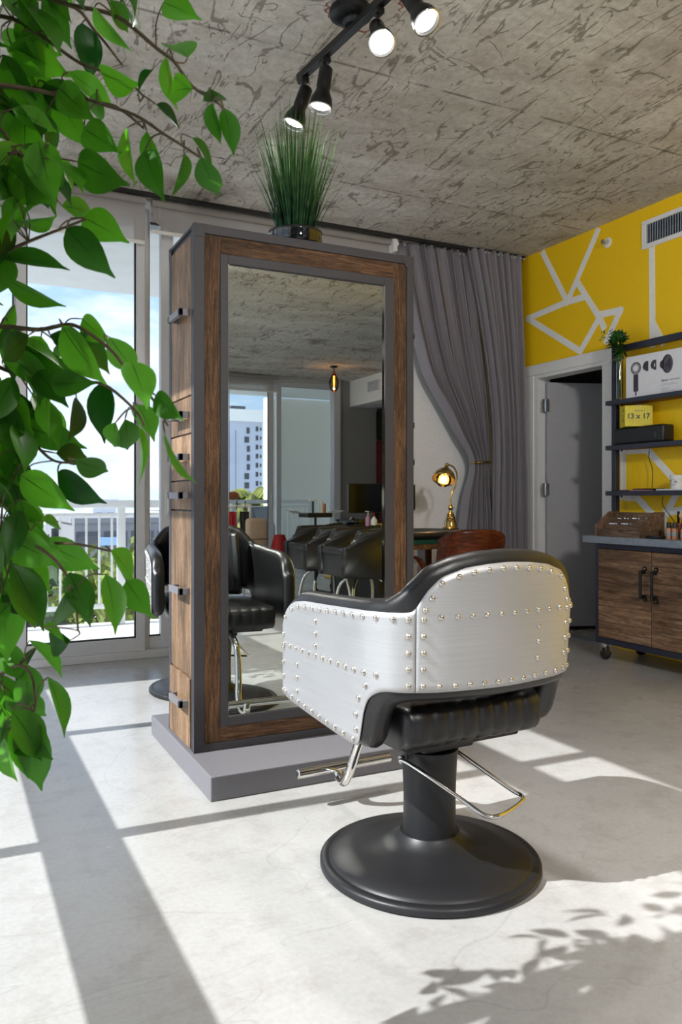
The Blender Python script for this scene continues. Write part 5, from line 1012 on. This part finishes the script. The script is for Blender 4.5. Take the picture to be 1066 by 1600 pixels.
# the rest of the crown, outside the frame, as one joined mesh
b = MB(); L = b.bm.loops.layers.uv.verify(); proto_v = [v_.co.copy() for v_ in LP.data.vertices]; proto_f = [tuple(p_.vertices) for p_ in LP.data.polygons]; puv = [tuple(x_.uv) for x_ in LP.data.uv_layers[0].data]
n_ = 0; fwv = Vector((math.sin(R(26.4)), math.cos(R(26.4)), 0)); rtv = Vector((math.cos(R(26.4)), -math.sin(R(26.4)), 0))
while n_ < 1700:
    c = Vector((rr.gauss(-.22, .15), rr.gauss(1.16, .18), rr.gauss(1.62, .30)))
    if c.z < .95 or c.z > 2.6: continue
    if c.x < -.68 or c.y > 1.62: continue
    dd = c.dot(fwv); lt = c.dot(rtv)
    if dd < .2 or lt/dd > -.5: continue
    d = Vector((rr.gauss(0, .5), rr.gauss(0, .5), -abs(rr.gauss(.7, .4)))).normalized(); qt = leafquat(d, Vector((rr.gauss(0, 1), rr.gauss(0, 1), rr.gauss(.6, .6)))).to_matrix(); s_ = rr.uniform(.75, 1.1)
    vv = [b.bm.verts.new(c-FX0+qt @ (v_*s_)) for v_ in proto_v]; li = 0
    for f_ in proto_f:
        f = b.bm.faces.new([vv[i] for i in f_])
        for lp_ in f.loops: lp_[L].uv = puv[li]; li += 1
    n_ += 1
b.obj('foliage', 'ficus', fc, True, fix=False)['kind'] = 'stuff'

# ================================================================ the far side of the room (seen in the mirror)
def shampoo_chair(label, loc):
    t = thing('shampoo_chair', label, 'chair', loc)
    prof = crom([(-.31, 0, .42), (-.315, 0, .64), (-.30, 0, .67), (-.26, 0, .685), (-.21, 0, .72), (-.185, 0, .77), (-.17, 0, .805), (-.13, 0, .82), (.20, 0, .822), (.31, 0, .815), (.31, 0, .40), (0, 0, .40)], 4)
    for y in (-.28, .20):
        b = MB(); b.poly([(p.x, y, p.z) for p in prof], (0, .08, 0)); es = [e_ for e_ in b.bm.edges if abs(e_.verts[0].co.y-e_.verts[1].co.y) < 1e-5]
        bmesh.ops.bevel(b.bm, geom=es, offset=.012, segments=2, affect='EDGES'); b.obj('arm', 'leather', t, True)
    MB().box(-.30, .22, -.2, .2, .42, .60, .03, 4).obj('seat', 'leather', t, True); MB().box(-.302, -.27, -.2, .2, .42, .655, .012, 3).obj('front_panel', 'leather', t, 40)
    MB().box(-.31, .0, -.2, .2, .60, .665, .02, 3).obj('seat_pad', 'leather', t, True); MB().box(.16, .31, -.2, .2, .5, .82, .03, 4).obj('backrest', 'leather_dull', t, True)
    for sx_ in (-1, 1):
        for sy_ in (-1, 1): MB().tube(crom([(sx_*.1, sy_*.08, .40), (sx_*.17, sy_*.14, .3), (sx_*.20, sy_*.2, .0)], 4), .014, 10).obj('leg', 'chrome', t, True)
    return t
shampoo_chair('black box-armed shampoo chair, right one of the pair in the mirror', (3.28, -.08, 0)); shampoo_chair('black box-armed shampoo chair, left one of the pair in the mirror', (3.28, -.87, 0))
u = thing('shampoo_unit', 'black shampoo basin unit behind the box-armed chairs in the mirror', 'basin', (3.98, -1.12, 0))
MB().box(-.32, .32, -.42, .62, 0, .70, .01).obj('cabinet', 'black_plastic', u); MB().box(-.34, .34, -.44, .64, .70, .735, .006).obj('top', 'leather_dull', u)
MB().lathe([(.0, .0), (.10, .01), (.17, .07), (.19, .13), (.175, .135), (.155, .08), (.09, .03), (0, .02)], (-.12, -.28, .735), 32).obj('basin', 'ceramic_black', u, True)
MB().tube(crom([(-.05, -.40, .735), (-.05, -.40, .86), (-.09, -.36, .89), (-.13, -.33, .86)], 5), .011, 10).obj('tap', 'chrome', u, True)
tag((o := MB().box(-.07, .07, -.13, .13, 0, .035, .008, 2).obj('bottle_tray', 'mustard', smooth=40)), 'mustard yellow tray under the shampoo bottles in the mirror', 'tray'); o.location = (3.82, -.93, .7358)
def pump(lab, x, y, mat, r, h_, capm):
    t = thing('shampoo_bottle', lab, 'bottle', (x, y, .7712)); MB().lathe([(0, 0), (r, 0), (r, h_*.75), (r*.4, h_*.92), (r*.4, h_), (0, h_)], n=20).obj('bottle_body', mat, t, 40)
    b = MB(); b.cyl((0, 0, h_), (0, 0, h_+.035), .005, 8); b.box(-.03, .008, -.008, .008, h_+.03, h_+.04, .002); b.obj('pump', capm, t, 40)
pump('pink pump bottle, left of the three in the mirror', 3.82, -.99, 'pink', .028, .15, 'white_plastic'); pump('black pump bottle, middle of the three in the mirror', 3.84, -.93, 'black_plastic', .026, .145, 'black_plastic'); pump('white pump bottle with red top, right of the three in the mirror', 3.82, -.865, 'white_plastic', .032, .135, 'red')
t = thing('television', 'flat black television beyond the shampoo bottles in the mirror', 'television', (4.46, -1.95, 0), R(8))
MB().box(-.36, .36, -.02, .02, .92, 1.26, .006).obj('housing', 'black_plastic', t); MB().box(-.35, .35, .02, .022, .93, 1.25).obj('screen', 'black_gloss', t); MB().box(-.03, .03, -.03, -.005, .03, .95).obj('post', 'black_metal', t); MB().box(-.25, .25, -.15, .12, 0, .03, .006).obj('foot', 'black_metal', t)
t = thing('tool_cart', 'black pedestal cart with foil-lined tray and brushes in the mirror', 'cart', (3.66, -1.92, 0))
MB().lathe([(0, 0), (.19, 0), (.20, .02), (.18, .05), (.03, .08), (.02, .1), (0, .1)], n=30).obj('base', 'black_plastic', t, 40); MB().cyl((0, 0, .08), (0, 0, .88), .014, 14).obj('pole', 'black_metal', t, 40)
MB().box(-.15, .15, -.13, .13, .88, .93, .008).obj('tray', 'black_plastic', t)
b = MB(); b.grid(lambda u_, v_: Vector((-.30+.6*u_, -.15+.3*v_, .925+.05*abs(2*u_-1)**2-.02+.012*noise.noise(Vector((u_*9, v_*9, 0))))), 24, 12); b.obj('foil_sheet', 'chrome', t, fix=False)
for x, m_, h_ in ((-.03, 'black_plastic', .13), (.07, 'white_plastic', .13), (.1, 'copper', .10)): MB().cyl((x, 0, .93), (x, 0, .93+h_), .012 if m_ == 'black_plastic' else .024, 14).obj('brush_handle' if m_ != 'white_plastic' else 'tube', m_, t, 40)
MB().box(-.075, .015, -.02, .02, 1.055, 1.075, .004).obj('brush_head', 'white_plastic', t)
t = thing('yellow_trolley', 'low mustard yellow trolley on casters in the mirror', 'trolley', (4.38, -2.45, 0)); MB().box(-.28, .28, -.2, .2, .12, .17, .02, 3).obj('deck', 'mustard', t, 40); MB().box(-.24, .24, -.16, .16, .17, .30, .02, 3).obj('bin', 'mustard', t, 40)
for x in (-.2, .2):
    for y in (-.14, .14): MB().cyl((x-.01, y, .03), (x+.01, y, .03), .03, 16).obj('caster', 'black_plastic', t, 40); MB().cyl((x, y, .05), (x, y, .12), .008, 8).obj('caster_stem', 'chrome', t)
t = thing('mixing_bowl', 'mustard mixing bowl beyond the left shampoo chair in the mirror', 'bowl', (4.14, -1.28, .7358)); MB().lathe([(0, 0), (.05, 0), (.10, .06), (.105, .085), (.095, .085), (.045, .012), (0, .01)], n=28).obj('bowl', 'mustard', t, True)
t = thing('clothes_rack', 'white tube rack with hooks holding dark capes in the mirror', 'rack', (3.0, -2.55, 0))
for x in (-.35, .12): MB().cyl((x, 0, .0), (x, 0, 1.02), .022, 14).obj('post', 'white_paint_metal', t, 40); MB().box(x-.03, x+.03, -.2, .2, 0, .03, .005).obj('foot', 'white_paint_metal', t)
MB().cyl((-.37, 0, 1.0), (.14, 0, 1.0), .018, 14).obj('top_bar', 'white_paint_metal', t, 40)
for x in (-.28, -.05, .05): MB().tube(crom([(x, 0, 1.02), (x+.01, .03, 1.06), (x, .05, 1.01), (x, .02, .96)], 4), .004, 6).obj('hook', 'black_metal', t, True)
for k, (x, m_) in enumerate(((-.27, 'black_plastic'), (-.11, 'red'), (.04, 'leather_dull'))):
    o = MB().grid(lambda u_, v_: Vector((x-.06+.11*u_, .06+.025*math.sin(u_*14+k)*v_+.03*v_, .94-.42*v_)), 20, 10).obj('salon_cape', m_, None, True); md = o.modifiers.new('t', 'SOLIDIFY'); md.thickness = .004
    o.location = (3.0, -2.55, 0); tag(o, ('black salon cape hanging leftmost on the white rack', 'dark red salon cape hanging in the middle of the white rack', 'dull black cape hanging rightmost on the white rack')[k], 'cape')
t = thing('storage_stool', 'low black stool under the beige case in the mirror', 'stool', (3.21, -2.28, 0)); MB().box(-.24, .2, -.2, .2, .40, .46, .02, 3).obj('seat', 'leather_dull', t, 40)
for x in (-.2, .16):
    for y in (-.16, .16): MB().cyl((x, y, 0), (x, y, .40), .014, 10).obj('leg', 'chrome', t, 40)
t = thing('beige_case', 'beige soft case with a black strap standing on the low stool', 'case', (3.10, -2.28, .4605), R(-8)); MB().box(-.13, .13, -.05, .05, 0, .41, .045, 5).obj('body', 'beige', t, 40); MB().box(-.132, .132, -.052, .052, .17, .18, .002).obj('strap', 'black_plastic', t)
o = MB().grid(lambda u_, v_: Vector((.11*math.cos(6.283*u_)*(1-v_*.45)*(1+.08*math.sin(u_*25)*(1-v_)), .09*math.sin(6.283*u_)*(1-v_*.45)*(1+.08*math.sin(u_*25)*(1-v_)), .001+.22*v_**.8)), 48, 10).obj('red_towel', 'red', None, True); o.location = (3.355, -2.22, .461); tag(o, 'crumpled red towel piled beside the beige case', 'towel')
o = MB().ball((0, 0, 0), .11, 18, (1.05, .7, .7)).obj('brown_bag', 'rust_bristle', None, True); o.location = (4.66, -7.70, 1.145); tag(o, 'small brown leather bundle lying on the mirrored balcony handrail', 'bag')
for v_ in o.data.vertices: v_.co += v_.co.normalized()*.012*noise.noise(v_.co*22)
t = thing('balcony_chair', 'grey sling lounge chair standing on the mirrored balcony', 'chair', (5.25, -7.05, -.06), R(150))
o = MB().grid(lambda u_, v_: Vector((-.25+.5*u_, lerp1(v_, [(0, -.3), (.45, .12), (1, .38)]), lerp1(v_, [(0, .42), (.45, .36), (1, 1.0)]))), 8, 16).obj('sling', 'counter', t, True); md = o.modifiers.new('t', 'SOLIDIFY'); md.thickness = .01
for s_ in (-.26, .26):
    MB().tube(crom([(s_, -.3, .0), (s_, -.32, .42), (s_, .1, .36), (s_, .38, 1.0)], 5), .012, 8).obj('side_frame', 'counter', t, True); MB().tube([(s_, .30, 0), (s_, .1, .36)], .012, 8).obj('rear_leg', 'counter', t, True)
pn = thing('pendant_light', 'amber glass pendant with glowing filament seen in the mirror', 'light', (5.33, -4.89, H))
MB().lathe([(0, 0), (.055, 0), (.055, -.02), (.03, -.03), (0, -.03)], n=28).obj('ceiling_rose', 'black_metal', pn, 40); MB().cyl((0, 0, -.03), (0, 0, -.10), .008, 10).obj('stem', 'black_metal', pn); MB().lathe([(.018, -.08), (.028, -.10), (.03, -.14), (0, -.14)], n=20).obj('socket', 'copper', pn, 40)
MB().lathe([(.03, -.12), (.06, -.18), (.08, -.25), (.075, -.31), (.05, -.37), (.02, -.40), (0, -.405)], n=32, cap=False).obj('glass_shade', 'amber_glass', pn, True)
MB().lathe([(0, -.15), (.012, -.15), (.014, -.25), (.008, -.32), (0, -.33)], n=12).obj('filament', 'filament', pn, True)
o = point('pendant_glow', (0, 0, 0), 2, (1, .6, .25), .01); o.parent = pn; o.location = (0, 0, -.345)

# repeats of a kind share a group
GROUPS = {'styling_chair': 'styling chairs at the mirror station', 'shampoo_chair': 'box-armed shampoo chairs in the mirror', 'roller_shade': 'roller shades at the windows', 'shade_chain': 'beaded shade chains', 'curtain': 'grey curtains beside the yellow wall',
          'balcony_railing': 'white balcony railings', 'building': 'buildings of the town outside', 'rooftop_sign': 'rooftop signs on the skyline', 'track_light': 'black track lights', 'air_vent': 'air vents in the walls', 'power_cable': 'cables behind the shelves',
          'makeup_bottle': 'foundation bottles on the counter', 'makeup_brush': 'brushes in the copper mug', 'shampoo_bottle': 'pump bottles on the yellow tray', 'salon_cape': 'capes on the white rack'}
for o in C.objects:
    if o.parent is None and 'label' in o and 'group' not in o and o.name.split('.')[0] in GROUPS: o['group'] = GROUPS[o.name.split('.')[0]]
